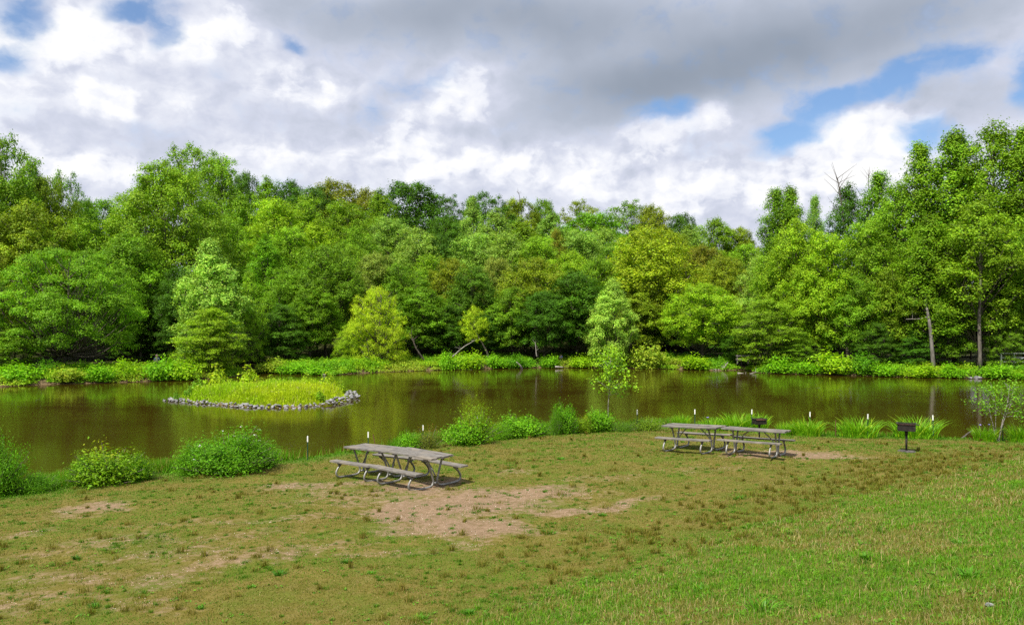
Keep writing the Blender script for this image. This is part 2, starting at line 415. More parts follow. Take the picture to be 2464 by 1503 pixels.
T.set(pb.inputs['Normal'], bp.outputs[0]); T.set(out.inputs[0], pb.outputs[0])
gme = npmesh('ground', Vt, Ft, smooth=True, attrs={'dirt': a_dirt.ravel(), 'lush': a_lush.ravel(), 'hill': a_hill.ravel(), 'far': a_far.ravel(), 'mud': a_mud.ravel()})
tag(link('ground', gme, gm), 'grassy lawn with bare earth patches, pond bed and wooded hillside', None, None, 'structure')

# ------------------------------------------------------------------ water
wm, T, out = new_mat('murky_pond_water')
P = T.node('ShaderNodeNewGeometry').outputs['Position']
m1 = T.node('ShaderNodeMapping', {'Vector': P, 'Scale': (1.1, 3.2, 1), 'Rotation': (0, 0, 0.16)}).outputs[0]
m2 = T.node('ShaderNodeMapping', {'Vector': P, 'Scale': (0.09, 0.16, 1)}).outputs[0]
w1 = T.noise(m1, 1.7, 3, 0.55, 0.4); w2 = T.noise(m2, 1.0, 3, 0.5)
w3 = T.noise(m1, 6.0, 2, 0.5, 0.3)
hh = T.math('ADD', T.math('MULTIPLY', w1, 0.9), T.math('MULTIPLY', w3, 0.1))
st = T.mrange(w2, 0.35, 0.65, 0.05, 0.30)
bp = T.node('ShaderNodeBump', {'Height': hh, 'Strength': st, 'Distance': 0.03})
pw = T.node('ShaderNodeBsdfPrincipled', {'Base Color': T.mix(w2, (0.027, 0.016, 0.0017), (0.045, 0.030, 0.0035)), 'Roughness': 0.075, 'IOR': 1.333, 'Specular IOR Level': 0.5, 'Normal': bp.outputs[0]})
T.set(out.inputs[0], pw.outputs[0])
wx = POND[:, 0]; wy = POND[:, 1]
bmw = bmesh.new()
cpt = POND.mean(0)
vv = []
for k in range(len(POND)):
    a = POND[k - 1]; b = POND[k]; e = POND[(k + 1) % len(POND)]
    tg = e - a; nrm = np.array([tg[1], -tg[0]]); nrm /= np.linalg.norm(nrm)
    vv.append(bmw.verts.new((b[0] + nrm[0] * 0.9, b[1] + nrm[1] * 0.9, 0)))
fw = bmw.faces.new(vv)
bmesh.ops.triangulate(bmw, faces=[fw])
bmw.normal_update()
for f in bmw.faces:
    if f.normal.z < 0: f.normal_flip()
mew = bpy.data.meshes.new('pond_water'); bmw.to_mesh(mew); bmw.free()
tag(link('pond_water', mew, wm), 'murky olive brown pond water with fine ripples', None, None, 'structure')
# ------------------------------------------------------------------ foliage generator
def unit(a): return a / (np.linalg.norm(a, axis=-1, keepdims=True) + 1e-9)
def leaves(C, N, size, rng, aspect=0.6, droop=0.0):
    """one four-cornered leaf spray per centre C with normal N"""
    n = len(C)
    r = unit(rng.normal(size=(n, 3)))
    t = unit(np.cross(N, r)); b = np.cross(N, t)
    if droop:
        t = unit(t + np.array([0, 0, -droop])); b = unit(np.cross(N, t))
    s = size * rng.uniform(0.65, 1.35, (n, 1)) * 0.5
    w = s * aspect
    k = rng.uniform(-.25, .25, (n, 1)) * s
    V = np.stack([C - t * s, C + b * w + t * k - N * s * .12, C + t * s, C - b * w + t * k - N * s * .12], 1).reshape(-1, 3)
    return V, np.arange(4 * n).reshape(-1, 4)

def leafcol(n, rng, clump=None, var=0.16, yellow=0.12):
    """per-leaf tint around 1"""
    v = rng.normal(1, var, (n, 1)).clip(.55, 1.6)
    if clump is not None: v = v * clump[:, None]
    y = rng.normal(0, yellow, (n, 1))
    c = np.concatenate([v * (1 + y), v, v * (1 - .5 * y)], 1)
    return np.repeat(c, 4, axis=0)

PROF = {
 'dome': lambda t: np.sqrt(np.clip(1 - ((t - .38) / .64) ** 2, 0.02, 1)),
 'cone': lambda t: np.clip(np.where(t < .3, .72 + t * .93, np.clip(1.0 - ((t - .3) / .72) ** 2.1, .02, 1)), .10, 1),
 'blunt': lambda t: np.clip(np.where(t < .3, .75 + t * .83, np.sqrt(np.clip(1 - ((t - .3) / .71) ** 2.6, .02, 1))), .1, 1),
 'egg':  lambda t: np.clip(np.sin(np.pi * np.clip(t * .86 + .13, 0, 1)) ** .75, .05, 1),
 'col':  lambda t: np.clip(.62 + .38 * np.sin(t * 9) * (1 - t) + .3 * np.sin(np.pi * t) - .55 * t ** 3, .12, 1),
 'skirt': lambda t: np.clip(np.sqrt(np.clip(1 - ((t - .3) / .72) ** 2, .02, 1)), .1, 1),
 'umbrella': lambda t: np.clip(np.where(t < .45, .45 + t * 1.2, np.sqrt(np.clip(1 - ((t - .45) / .58) ** 2, .02, 1))), .1, 1),
}
def tree_mesh(name, seed, H=18., Rr=4.5, zb=.25, prof='dome', nl=44, lr=.34, nc=17, k=26, cr=.42, ls=.30, flat=.75, up=.9, droop=0., tr=.22, rise=.45, openk=0., core=1500, aspect=.62, stems=1, topb=1.0, yellow=.10, cvar=.12):
    """returns (trunk mesh, crown mesh) - limbs reach out to lobes, lobes carry leaf clumps"""
    rng = np.random.default_rng(seed); k = int(k * 1.9); ls = ls * .68
    pf = PROF[prof]; z0 = zb * H
    t = ((np.arange(nl) + rng.uniform(.2, .8, nl)) / nl) ** topb
    az = np.arange(nl) * 2.39996 + rng.uniform(-.5, .5, nl)
    r = Rr * pf(t)
    L = Rr * lr * rng.uniform(.65, 1.25, nl) * (.5 + .5 * pf(t))
    rho = np.maximum(0, r - L * rng.uniform(.55, 1.0, nl)) * np.where(rng.random(nl) < .22, rng.uniform(.2, .7, nl), 1)
    Lc = np.stack([np.cos(az) * rho, np.sin(az) * rho, z0 + t * (H - z0) - L * .75 * (t > .5)], 1)
    if openk:
        keep = rng.random(nl) > openk; Lc, L, t, az, rho = Lc[keep], L[keep], t[keep], az[keep], rho[keep]; nl = len(L)
    # clumps over each lobe
    CC, CD, CV = [], [], []
    for i in range(nl):
        n = max(5, int(nc * (L[i] / (Rr * lr)) ** 1.5))
        dv = unit(rng.normal(size=(n, 3)) + np.array([0, 0, .35]))
        ok = (dv[:, 2] > -.55)
        dv = dv[ok]
        c = Lc[i] + dv * L[i] * rng.uniform(.6, 1.08, (len(dv), 1)) * np.array([1, 1, flat])
        CC.append(c); CD.append(dv); CV.append(np.full(len(dv), rng.normal(1, cvar)))
    CC = np.concatenate(CC); CD = np.concatenate(CD); CV = np.concatenate(CV) * rng.normal(1, cvar * .7, len(CC))
    n = len(CC)
    idx = np.repeat(np.arange(n), k)
    off = rng.normal(size=(n * k, 3)) * cr * np.array([1, 1, .85 * flat + .12]) * .62
    P = CC[idx] + off
    if droop: P[:, 2] -= (np.linalg.norm(off[:, :2], axis=1) ** 1.3) * droop
    ax = unit(P * np.array([1, 1, 0])); 
    N = unit(CD[idx] * .35 + unit(off) * .6 + ax * .2 + np.array([0, 0, up * .75]) + rng.normal(size=P.shape) * .42)
    V, Fc = leaves(P, N, ls, rng, aspect, droop * .6)
    C = leafcol(len(P), rng, CV[idx], .22, yellow)
    if core:
        a = rng.uniform(0, 2 * np.pi, core); tt = rng.random(core) ** .9
        rr = Rr * pf(tt) * np.sqrt(rng.random(core)) * .62
        Pc = np.stack([np.cos(a) * rr, np.sin(a) * rr, z0 + tt * (H - z0) * .93], 1)
        V2, F2 = leaves(Pc, unit(rng.normal(size=Pc.shape) + [0, 0, .6]), ls * 1.25, rng, .7)
        C2 = leafcol(core, rng)
        V = np.concatenate([V, V2]); Fc = np.concatenate([Fc, F2 + 4 * len(P)]); C = np.concatenate([C, C2])
    crown = npmesh(name + '_crown', V, Fc, C)
    # trunk and limbs
    m = MB()
    for s in range(stems):
        a0 = rng.uniform(0, 6.28); lean = 0 if stems == 1 else rng.uniform(.16, .3)
        zz = np.linspace(-.5, H * (.9 if prof != 'umbrella' else .7), 12)
        wob = np.cumsum(rng.normal(0, .06 * Rr / 4, (12, 2)), axis=0); wob[0] = 0
        px = wob[:, 0] + np.cos(a0) * lean * np.maximum(zz, 0) ** 1.05; py = wob[:, 1] + np.sin(a0) * lean * np.maximum(zz, 0) ** 1.05
        rad = tr * (1 if stems == 1 else .7) * (1 - np.linspace(0, 1, 12) * .93); rad[0] *= 1.35
        tp = np.stack([px, py, zz], 1)
        m.tube(tp, rad, 7, False)
        if s == 0: tp0 = tp
    for i in range(nl):
        zs = max(H * .12, Lc[i, 2] - rho[i] * rise * 1.6 - L[i] * .4)
        zs = min(zs, tp0[-2, 2])
        b = np.array([np.interp(zs, tp0[:, 2], tp0[:, 0]), np.interp(zs, tp0[:, 2], tp0[:, 1]), zs])
        e = Lc[i]; mid = b * .5 + e * .5 + np.array([0, 0, -.12 * rho[i]]) + rng.normal(0, .12, 3)
        r0 = tr * .42 * (1 - .75 * t[i]) + .015
        m.tube(spline([b, mid, e], 3), np.linspace(r0, .02, 7), 4, False)
        for q in range(3):
            dv = unit(rng.normal(size=3) + np.array([0, 0, .5])); m.tube([e * .8 + mid * .2, e + dv * L[i] * .8], [r0 * .4 + .008, .008], 3, False)
    trunk = m.mesh(name + '_trunk', smooth=True)
    return trunk, crown, H, Rr

KIND = {
 'dome':   [dict(H=16, Rr=5.2, zb=.22, prof='blunt', nl=84, lr=.27, nc=17, k=26, flat=.95, up=.75, cvar=.15), dict(H=17, Rr=4.8, zb=.2, prof='blunt', nl=76, lr=.30, nc=17, k=26, cr=.42, flat=.95, up=.75, cvar=.15), dict(H=16, Rr=5.0, zb=.2, prof='dome', nl=80, lr=.28, nc=17, k=26, cr=.42, flat=.9, up=.8, cvar=.15)],
 'poplar': [dict(H=18, Rr=4.2, zb=.14, prof='cone', nl=76, lr=.33, nc=15, k=24, cr=.40, ls=.29, flat=.9, up=.75, rise=.9), dict(H=19, Rr=4.4, zb=.16, prof='blunt', nl=72, lr=.34, nc=16, k=25, cr=.42, ls=.30, flat=.95, up=.7, rise=.9), dict(H=17, Rr=4.3, zb=.14, prof='blunt', nl=70, lr=.33, nc=15, k=24, cr=.4, ls=.28, flat=.9, up=.7, rise=.8)],
 'cone':   [dict(H=15, Rr=3.7, zb=.06, prof='cone', nl=84, lr=.30, nc=15, k=25, cr=.36, ls=.29, flat=.95, up=.75, rise=.9)],
 'oak':    [dict(H=17, Rr=5.6, zb=.3, prof='umbrella', nl=64, lr=.28, nc=15, k=24, cr=.42, openk=.06, core=700, flat=.7, tr=.26), dict(H=17, Rr=5.2, zb=.3, prof='umbrella', nl=60, lr=.26, nc=14, k=22, cr=.4, openk=.1, core=500, flat=.7, tr=.26)],
 'plume':  [dict(H=23, Rr=3.5, zb=.22, prof='col', nl=84, lr=.36, nc=14, k=26, cr=.44, ls=.30, flat=1.15, up=.7, openk=.06, core=700, rise=1.2, tr=.24), dict(H=22, Rr=3.7, zb=.2, prof='col', nl=90, lr=.34, nc=14, k=26, cr=.44, ls=.30, flat=1.1, up=.7, openk=.07, core=700, rise=1.2, tr=.24), dict(H=23, Rr=4.2, zb=.24, prof='egg', nl=90, lr=.3, nc=14, k=26, cr=.44, ls=.3, flat=1.0, up=.7, openk=.06, core=900, rise=1.1, tr=.26)],
 'layer':  [dict(H=9, Rr=3.6, zb=.05, prof='skirt', nl=64, lr=.36, nc=17, k=26, cr=.34, ls=.20, flat=.36, up=1.5, rise=.25, tr=.13, droop=.2), dict(H=10, Rr=3.8, zb=.06, prof='cone', nl=60, lr=.38, nc=17, k=26, cr=.36, ls=.2, flat=.34, up=1.5, rise=.2, tr=.14, droop=.2)],
 'weep':   [dict(H=9, Rr=3.8, zb=.01, prof='skirt', nl=70, lr=.34, nc=19, k=30, cr=.30, ls=.17, flat=.62, up=.8, rise=.4, tr=.15, droop=.5, aspect=.45, stems=3)],
 'big': [dict(H=21, Rr=7.2, zb=.12, prof='blunt', nl=130, lr=.24, nc=18, k=30, cr=.5, ls=.33, flat=.85, up=.8, rise=.8, tr=.4, core=3500)],
 'spread': [dict(H=13, Rr=8.6, zb=.17, prof='dome', nl=105, lr=.19, nc=20, k=30, cr=.48, ls=.26, flat=.45, up=1.3, rise=.6, tr=.3, droop=.15, stems=3, core=3000)],
 'small':  [dict(H=6, Rr=1.9, zb=.3, prof='dome', nl=26, lr=.42, nc=14, k=22, cr=.24, ls=.16, flat=.8, up=.8, tr=.07, core=300)],
}
MESH = {}
for kn, lst in KIND.items():
    MESH[kn] = [tree_mesh(kn + str(q), 100 + 7 * q + len(kn) * 13 + ord(kn[0]), **p) for q, p in enumerate(lst)]
barkm = simple_mat('grey_brown_bark', (0.055, 0.043, 0.032), (0.15, 0.125, 0.10), 6, .9, bump=.6, stretch=(3, 3, .5), spec=.2)
crownm = leaf_mat('tree_foliage', .34, .14, .5)

TINT = dict(
 g=(0.155, 0.305, 0.011), d=(0.078, 0.185, 0.009), p=(0.245, 0.410, 0.050), q=(0.330, 0.540, 0.065), y=(0.400, 0.560, 0.016), o=(0.215, 0.300, 0.012), b=(0.220, 0.250, 0.015),  # d: dark leaf green, taken darker to deepen shadow between crowns
 f=(0.165, 0.365, 0.010), t=(0.240, 0.315, 0.038), l=(0.275, 0.460, 0.014), m=(0.195, 0.355, 0.013), a=(0.285, 0.395, 0.012))
GT = 'trees on the wooded shore and hillside'
def plant_tree(u, vt, hw, y, kind, tint, label, base=None, rz=None, lean=(0, 0), var=None, name=None, group=GT):
    x = (u - U0) / F * y
    zb = hz(x, y) if base is None else base
    zt = EYE + (V0 - vt) / F * y
    lst = MESH[kind]; q = R.integers(len(lst)) if var is None else var % len(lst)
    tm, cm, H, Rr = lst[q]
    s = (zt - zb) / H; sx = hw * {'poplar': 1.32, 'dome': 1.26, 'plume': 1.5, 'oak': 1.25, 'cone': 1.12}.get(kind, 1.0) / F * y / Rr
    r = empty(name or {'dome': 'broadleaf_tree', 'poplar': 'poplar_tree', 'oak': 'oak_tree', 'plume': 'tall_tree', 'layer': 'layered_tree', 'weep': 'drooping_tree', 'spread': 'spreading_tree', 'cone': 'poplar_tree', 'big': 'poplar_tree', 'small': 'small_tree'}[kind], (x, y, zb), R.uniform(0, 6.28) if rz is None else rz, label, 'tree', group)
    r.rotation_euler = (lean[0], lean[1], r.rotation_euler[2])
    r.scale = (sx, sx, s)
    link('trunk', tm, barkm, r)
    c = link('crown', cm, crownm, r)
    b = np.array(TINT[tint]) * R.normal(1, .05) * np.array([R.normal(1, .05), 1, 1])
    c.color = (*b, 1)
    return r

# (photo column, crown top, crown half width, distance, kind, leaf colour, label)
TREES = [
 # ---- skyline on the hill
 (455, 340, 90, 122, 'oak', 'g', 'tall domed tree rising highest on the left skyline, sky showing through its crown'),
 (528, 372, 56, 112, 'poplar', 'm', 'pointed green tree just right below the highest left skyline tree'),
 (590, 412, 45, 128, 'dome', 'd', 'dark tree on the skyline slope right of the highest left tree'),
 (640, 425, 50, 122, 'poplar', 'm', 'light green skyline tree left of the dark rounded one'),
 (690, 432, 58, 142, 'dome', 'd', 'dark rounded skyline tree left of the brownish oak'),
 (760, 447, 60, 145, 'dome', 'd', 'low dark skyline tree touching the brownish oak'),
 (805, 432, 75, 150, 'dome', 'b', 'brownish domed oak on the skyline'),
 (885, 452, 48, 150, 'dome', 'b', 'small brownish tree on the skyline beside the larger brownish oak'),
 (985, 436, 95, 132, 'dome', 'd', 'broad dark green tree at the crest of the middle skyline'),
 (1075, 463, 50, 140, 'oak', 'd', 'dark skyline tree right of the broad dark crest tree'),
 (1170, 458, 62, 142, 'oak', 'd', 'skyline tree with separate open leaf plumes above the middle of the pond'),
 (1245, 476, 55, 145, 'dome', 'o', 'olive skyline tree with bare twigs at its top'),
 (1308, 478, 38, 148, 'dome', 'g', 'small round green skyline tree between the olive tree and the open oak'),
 (1395, 476, 55, 150, 'oak', 'o', 'airy oak on the skyline with sky between its branches, left one of two'),
 (1425, 510, 88, 128, 'dome', 'f', 'low bright deep green dome below the left airy skyline oak'),
 (1515, 478, 70, 148, 'oak', 'g', 'wide airy oak on the skyline with dark limbs, right one of two'),
 (1570, 492, 52, 142, 'dome', 'o', 'olive brown tree touching the right side of the wide airy skyline oak'),
 (1640, 512, 46, 145, 'dome', 'd', 'dark round skyline tree right of the olive brown one'),
 (1660, 541, 55, 126, 'poplar', 'p', 'whitish green tree just below the dark round skyline tree'),
 (1720, 524, 55, 138, 'dome', 'm', 'plain green tree at the right end of the hill skyline'),
 (1780, 545, 45, 138, 'dome', 'o', 'low olive skyline tree where the hill meets the tall right trees'),
 # ---- middle of the hill
 (585, 470, 62, 108, 'poplar', 'm', 'green pointed tree on the upper left slope, below the light green skyline tree'),
 (668, 478, 72, 104, 'poplar', 'l', 'yellow green pointed tree, brightest on the left slope'),
 (735, 465, 60, 112, 'poplar', 'm', 'green pointed tree below the low dark skyline tree'),
 (765, 530, 68, 100, 'poplar', 'l', 'light green pointed tree in the middle of the left slope'),
 (830, 482, 60, 118, 'poplar', 'm', 'green tree directly below the brownish skyline oak'),
 (855, 540, 50, 106, 'poplar', 'm', 'green tree on the slope above the tan topped tree'),
 (915, 455, 58, 124, 'poplar', 'm', 'bright pointed tree left of the broad dark crest tree'),
 (935, 520, 62, 112, 'poplar', 'p', 'pale leaved poplar below the broad dark crest tree'),
 (1000, 545, 66, 108, 'poplar', 'p', 'pale poplar on the slope, left of the small dark gap'),
 (1062, 565, 55, 110, 'dome', 'd', 'dark green tree in the gap between two pale poplars'),
 (1070, 520, 50, 122, 'dome', 'd', 'dark green tree behind the gap between two pale poplars'),
 (1135, 473, 44, 126, 'cone', 'p', 'pale narrow cone shaped tree against the dark skyline trees'),
 (1195, 502, 62, 122, 'poplar', 'p', 'pale poplar right of the pale narrow cone'),
 (1140, 560, 64, 106, 'poplar', 'p', 'broad pale poplar in the centre of the hillside'),
 (1215, 555, 70, 104, 'poplar', 'p', 'broad pale poplar right of centre on the hillside'),
 (1255, 525, 60, 118, 'poplar', 'm', 'green tree behind the broad pale poplar right of centre'),
 (1295, 565, 52, 102, 'poplar', 'm', 'green poplar left of the narrow rusty tree'),
 (1340, 548, 28, 108, 'poplar', 'b', 'narrow rusty brown tree amid the pale hillside poplars'),
 (1325, 508, 56, 122, 'poplar', 'p', 'pale poplar below the small round skyline tree'),
 (1390, 550, 60, 108, 'poplar', 'p', 'pale poplar below the low bright dome'),
 (1455, 545, 58, 112, 'poplar', 'p', 'pale poplar left of the big golden oak'),
 (1620, 560, 60, 116, 'dome', 'o', 'olive tree behind the top of the big golden oak'),
 (1500, 575, 60, 104, 'poplar', 'm', 'green poplar half hidden by the left side of the golden oak'),
 (1690, 590, 58, 106, 'dome', 'b', 'muted brown green tree right of the big golden oak'),
 (1745, 615, 62, 98, 'dome', 'o', 'yellow olive domed tree left of the tall right hand trees'),
 (1795, 585, 48, 104, 'poplar', 'm', 'green tree behind the yellow olive dome'),
 # ---- foot of the hill
 (905, 606, 58, 90, 'dome', 't', 'tan topped round tree behind the bright yellow green drooping tree'),
 (850, 590, 55, 94, 'dome', 'm', 'green tree left behind the tan topped tree'),
 (960, 632, 66, 89, 'dome', 'g', 'mid green tree right of the tan topped tree'),
 (1035, 610, 60, 96, 'poplar', 'm', 'green tree above the dark layered trees left of centre'),
 (1085, 620, 52, 93, 'dome', 'o', 'olive tree at the foot of the hill above the leaning tree'),
 (1135, 640, 62, 90, 'dome', 'd', 'dark round tree behind the leaning yellow green tree'),
 (1195, 618, 46, 96, 'dome', 't', 'greyish green tree at the middle foot of the hill'),
 (1285, 618, 76, 90, 'dome', 'o', 'wide olive green tree at the foot of the hill right of centre'),
 (1375, 602, 62, 95, 'dome', 'l', 'yellow green feathery tree left of the golden oak'),
 (1440, 620, 56, 92, 'dome', 'm', 'green tree tucked under the left edge of the golden oak'),
 (1570, 546, 102, 93, 'dome', 'a', 'big golden green oak with a broad dome, right of centre'),
 (1385, 650, 72, 87, 'dome', 'd', 'dark green tree left of the pale cone by the water'),
 (1235, 690, 58, 87, 'dome', 'g', 'green tree in the front row left of the wide olive tree'),
 (1310, 700, 60, 85, 'dome', 'd', 'dark front row tree with slim trunks showing below'),
 (1010, 690, 68, 86, 'dome', 'g', 'dark layered front row tree right of the bright drooping tree'),
 (1085, 735, 52, 86, 'dome', 'd', 'dark front row tree just left of the leaning yellow green tree'),
 (1185, 745, 52, 87, 'dome', 'd', 'dark front row tree just right of the leaning yellow green tree'),
 (1545, 690, 62, 89, 'dome', 'o', 'olive front row tree between the pale cone and the yellow green maple'),
 (1620, 700, 50, 90, 'dome', 'd', 'dark tree behind the left edge of the yellow green maple'),
 # ---- front row by the water
 (905, 681, 78, 79.5, 'weep', 'y', 'bright yellow green drooping tree reaching down to the water'),
 (848, 770, 48, 80.5, 'weep', 'l', 'light green drooping tree against the left side of the bright one'),
 (1475, 672, 56, 82, 'cone', 'q', 'pale green cone shaped tree standing alone in the front row'),
 (1688, 680, 76, 83, 'dome', 'l', 'rounded yellow green maple near the water, right of centre'),
 (1848, 710, 88, 77, 'layer', 'm', 'layered tree with horizontal sprays beside the inlet'),
 (1930, 792, 52, 75, 'layer', 'g', 'small pale layered tree right of the inlet tree'),
 (1785, 790, 40, 80, 'dome', 'd', 'dark low tree shading the inlet'),
 (505, 576, 84, 73, 'cone', 'q', 'pale pointed poplar in front of the dark woods on the left'),
 (505, 732, 84, 69.5, 'layer', 'l', 'layered yellow green tree leaning out over the water behind the island'),
 (600, 640, 45, 76, 'layer', 'l', 'thin yellow green tree behind the right side of the pale pointed poplar'),
 (160, 588, 182, 69, 'spread', 'f', 'wide spreading bright green tree with forked trunk on the left shore'),
 (35, 770, 75, 66, 'layer', 'g', 'low leafy tree at the left edge beside the spreading tree'),
 (785, 590, 74, 86, 'dome', 'g', 'large mid green tree left of the bright drooping tree'),
 (745, 690, 62, 82, 'dome', 'g', 'front row green tree in the shade left of the bright drooping tree'),
 (690, 640, 56, 84, 'poplar', 'm', 'green tree between the layered tree and the large mid green tree'),
 (640, 565, 58, 92, 'poplar', 'f', 'fresh green tree behind the pale pointed poplar'),
 (700, 545, 62, 96, 'poplar', 'm', 'green tree above the shaded woods left of centre'),
 (675, 760, 40, 80, 'dome', 'd', 'slim dark tree in the shaded woods left of centre'),
 # ---- left
 (405, 392, 148, 88, 'big', 'm', 'huge broad poplar dominating the left of the hill'),
 (315, 560, 78, 80, 'dome', 'g', 'green tree below the huge poplar, above the spreading tree'),
 (325, 446, 62, 98, 'poplar', 'm', 'green tree at the left flank of the huge poplar'),
 (245, 478, 62, 100, 'dome', 'g', 'tree at the low dip of the left skyline'),
 (200, 475, 45, 96, 'dome', 'g', 'small tree beside the low dip of the left skyline'),
 (150, 402, 50, 92, 'oak', 'g', 'knobbly topped tree on the left skyline left of the dip'),
 (110, 425, 72, 87, 'dome', 'o', 'olive green tree below the knobbly topped skyline tree'),
 (15, 314, 82, 84, 'oak', 'g', 'tallest tree at the left edge of the skyline'),
 (20, 420, 85, 82, 'dome', 'g', 'green tree under the tallest tree at the left edge'),
 (75, 392, 40, 92, 'dome', 'd', 'dark tree between the tallest left tree and the knobbly one'),
 (70, 480, 86, 77, 'dome', 'o', 'round olive tree above the spreading tree at the left'),
 (190, 520, 72, 82, 'poplar', 'm', 'green tree in the hollow above the spreading tree'),
 (435, 640, 52, 79, 'dome', 'd', 'dark tree left of the pale pointed poplar'),
 (8, 590, 60, 74, 'dome', 'o', 'olive tree cut by the left edge of the picture'),
 (545, 520, 58, 96, 'poplar', 'm', 'green tree right of the huge poplar'),
 # ---- right
 (1868, 452, 44, 86, 'plume', 'g', 'ragged tree at the left end of the tall right hand group, left of two'),
 (1900, 450, 42, 87, 'plume', 'g', 'ragged tree at the left end of the tall right hand group, right of two'),
 (1915, 520, 62, 80, 'poplar', 'l', 'bright green rounded tree below the ragged pair of plumes'),
 (1960, 470, 26, 90, 'plume', 'p', 'thin pale spire between the ragged pair and the dead snag'),
 (1985, 555, 66, 78, 'poplar', 'l', 'bright green pointed tree right of the ragged pair'),
 (2040, 440, 46, 86, 'plume', 'd', 'dark tree behind the bare grey snag on the right skyline'),
 (2115, 412, 50, 84, 'plume', 'g', 'dark plumed tree left of the tallest right hand group'),
 (2085, 530, 66, 78, 'poplar', 'm', 'green tree below the snag on the right'),
 (2160, 440, 56, 80, 'plume', 'm', 'ragged tree against the sky left of the tallest right hand trees'),
 (2215, 342, 56, 80, 'plume', 'g', 'tall tree with its pointed tip leaning left on the right skyline'),
 (2300, 315, 78, 79, 'plume', 'm', 'tall broad tree on the right skyline with a dark trunk'),
 (2395, 292, 82, 77, 'plume', 'g', 'highest tree at the right edge of the skyline'),
 (2470, 300, 70, 75, 'plume', 'm', 'tall tree cut by the right edge of the picture'),
 (2240, 520, 66, 73, 'plume', 'g', 'tall tree with a pale bare trunk below, left of the thin trunked one'),
 (2358, 480, 76, 71, 'plume', 'm', 'tall tree with a long straight thin trunk near the gate'),
 (2440, 560, 70, 72, 'dome', 'g', 'green tree behind the metal gate'),
 (2150, 640, 70, 75, 'dome', 'o', 'olive brown tree in the right hand front row'),
 (2055, 660, 64, 76, 'dome', 'g', 'green tree in the right hand front row above the bank shrubs'),
 (1955, 640, 62, 78, 'dome', 'l', 'light green tree above the small pale layered tree'),
 (1880, 590, 60, 82, 'dome', 'm', 'green tree above the inlet tree'),
 (1830, 610, 52, 86, 'poplar', 'p', 'pale tree behind the inlet tree'),
 (2110, 770, 52, 73, 'layer', 'd', 'low dark layered tree in the shade behind the right bank'),
 (2285, 700, 58, 72, 'dome', 'g', 'green tree between the two bare trunks on the right'),
 (2415, 730, 46, 70, 'layer', 'g', 'low leafy tree beside the straight trunk, left of the gate'),
 (2570, 330, 80, 74, 'plume', 'g', 'tall tree just beyond the right edge of the picture'),
 (2680, 380, 80, 76, 'plume', 'm', 'second tall tree beyond the right edge of the picture'),
 (2800, 420, 90, 76, 'dome', 'g', 'third tree beyond the right edge of the picture'),
 (2620, 640, 80, 71, 'dome', 'o', 'low tree beyond the right edge of the picture'),
 (-120, 380, 95, 76, 'dome', 'g', 'tree just beyond the left edge of the picture'),
 (-270, 420, 95, 76, 'dome', 'm', 'second tree beyond the left edge of the picture'),
 (-150, 640, 90, 68, 'dome', 'g', 'low tree beyond the left edge of the picture'),
 (2200, 790, 48, 72, 'layer', 'd', 'low dark tree at the foot of the pale bare trunk'),
]
for k_, tdat in enumerate(TREES):
    plant_tree(*tdat, var=k_)
# young trees added under the canopy to block the sky and deepen the shade
for q in range(40):
    u = -300 + q * 96 + (q * 53 % 31) if q < 34 else 300 + (q - 34) * 75; y = 79 + q % 3 if q > 33 else (98 if 760 < u < 1720 else 88) + (q * 41 % 13)
    plant_tree(u, 700 + (q * 67 % 70), 70, y, 'layer', 'd', 'dark young tree added to deepen the shade under the wood', name='shade_fill_tree', group='young trees added to deepen the shade of the wood')
# leaning yellow-green tree: crown shifted off its slanting trunk
def leaning_tree():
    x, y = (1180 - U0) / F * 84, 84.0; zb = hz(x, y)
    r = empty('leaning_tree', (x, y, zb), 0, 'small yellow green tree leaning left on a slanting bare trunk', 'tree', GT)
    m = MB(); top = np.array([-1.75, 0, 3.6])
    m.tube(spline([[0, 0, -.4], [-.35, 0, 1.0], [-1.0, 0, 2.2], top], 4), np.linspace(.13, .05, 13), 7, False)
    for q in range(7):
        dv = unit(R.normal(size=3) + [0, 0, .9]); m.tube([top, top + dv * 1.1], [.04, .012], 4, False)
    m.build('trunk', barkm, r, True)
    cm = MESH['small'][0][1]
    c = link('crown', cm, crownm, r, (-1.75, 0, .45)); c.scale = (.78, .78, .92); c.color = (*TINT['y'], 1)
leaning_tree()

# slim bare trunks standing in the shade under the front row
def slim_trunk(seed):
    rng = np.random.default_rng(seed); m = MB()
    zz = np.linspace(-.4, 6.2, 9); p = np.stack([np.cumsum(rng.normal(0, .07, 9)), np.cumsum(rng.normal(0, .07, 9)), zz], 1)
    m.tube(p, np.linspace(.13, .04, 9), 6, False)
    for q in range(5):
        z = rng.uniform(2, 5.8); a = rng.uniform(0, 6.28); b = np.array([np.interp(z, zz, p[:, 0]), np.interp(z, zz, p[:, 1]), z])
        m.tube([b, b + np.array([np.cos(a) * .9, np.sin(a) * .9, .5])], [.025, .008], 3, False)
    return m.mesh('slim_trunk', True)
SL = [slim_trunk(s) for s in (3, 4, 5)]
tree_u = [230, 340, 392, 412, 440, 470, 612, 640, 665, 700, 722, 760, 1040, 1075, 1120, 1218, 1262, 1275, 1292, 1312, 1335, 1352, 1410, 1560, 1580, 1612, 1990, 2003, 2018, 2030, 2075, 2120, 2180, 2290, 2335, 2440]
for q, u in enumerate(tree_u):
    y = 86.5 + (q * 37 % 9) if 560 < u < 1700 else 78 + (q * 29 % 7)
    x = (u - U0) / F * y
    o = link('bare_trunk', SL[q % 3], barkm, None, (x, y, hz(x, y))); o.scale = (.9, .9, .9 + .3 * (q % 4) / 3); o.rotation_euler = (0, 0, q)
    tag(o, 'slim bare tree trunk in deep shade under the front row', 'tree trunk', 'slim trunks in the shade')
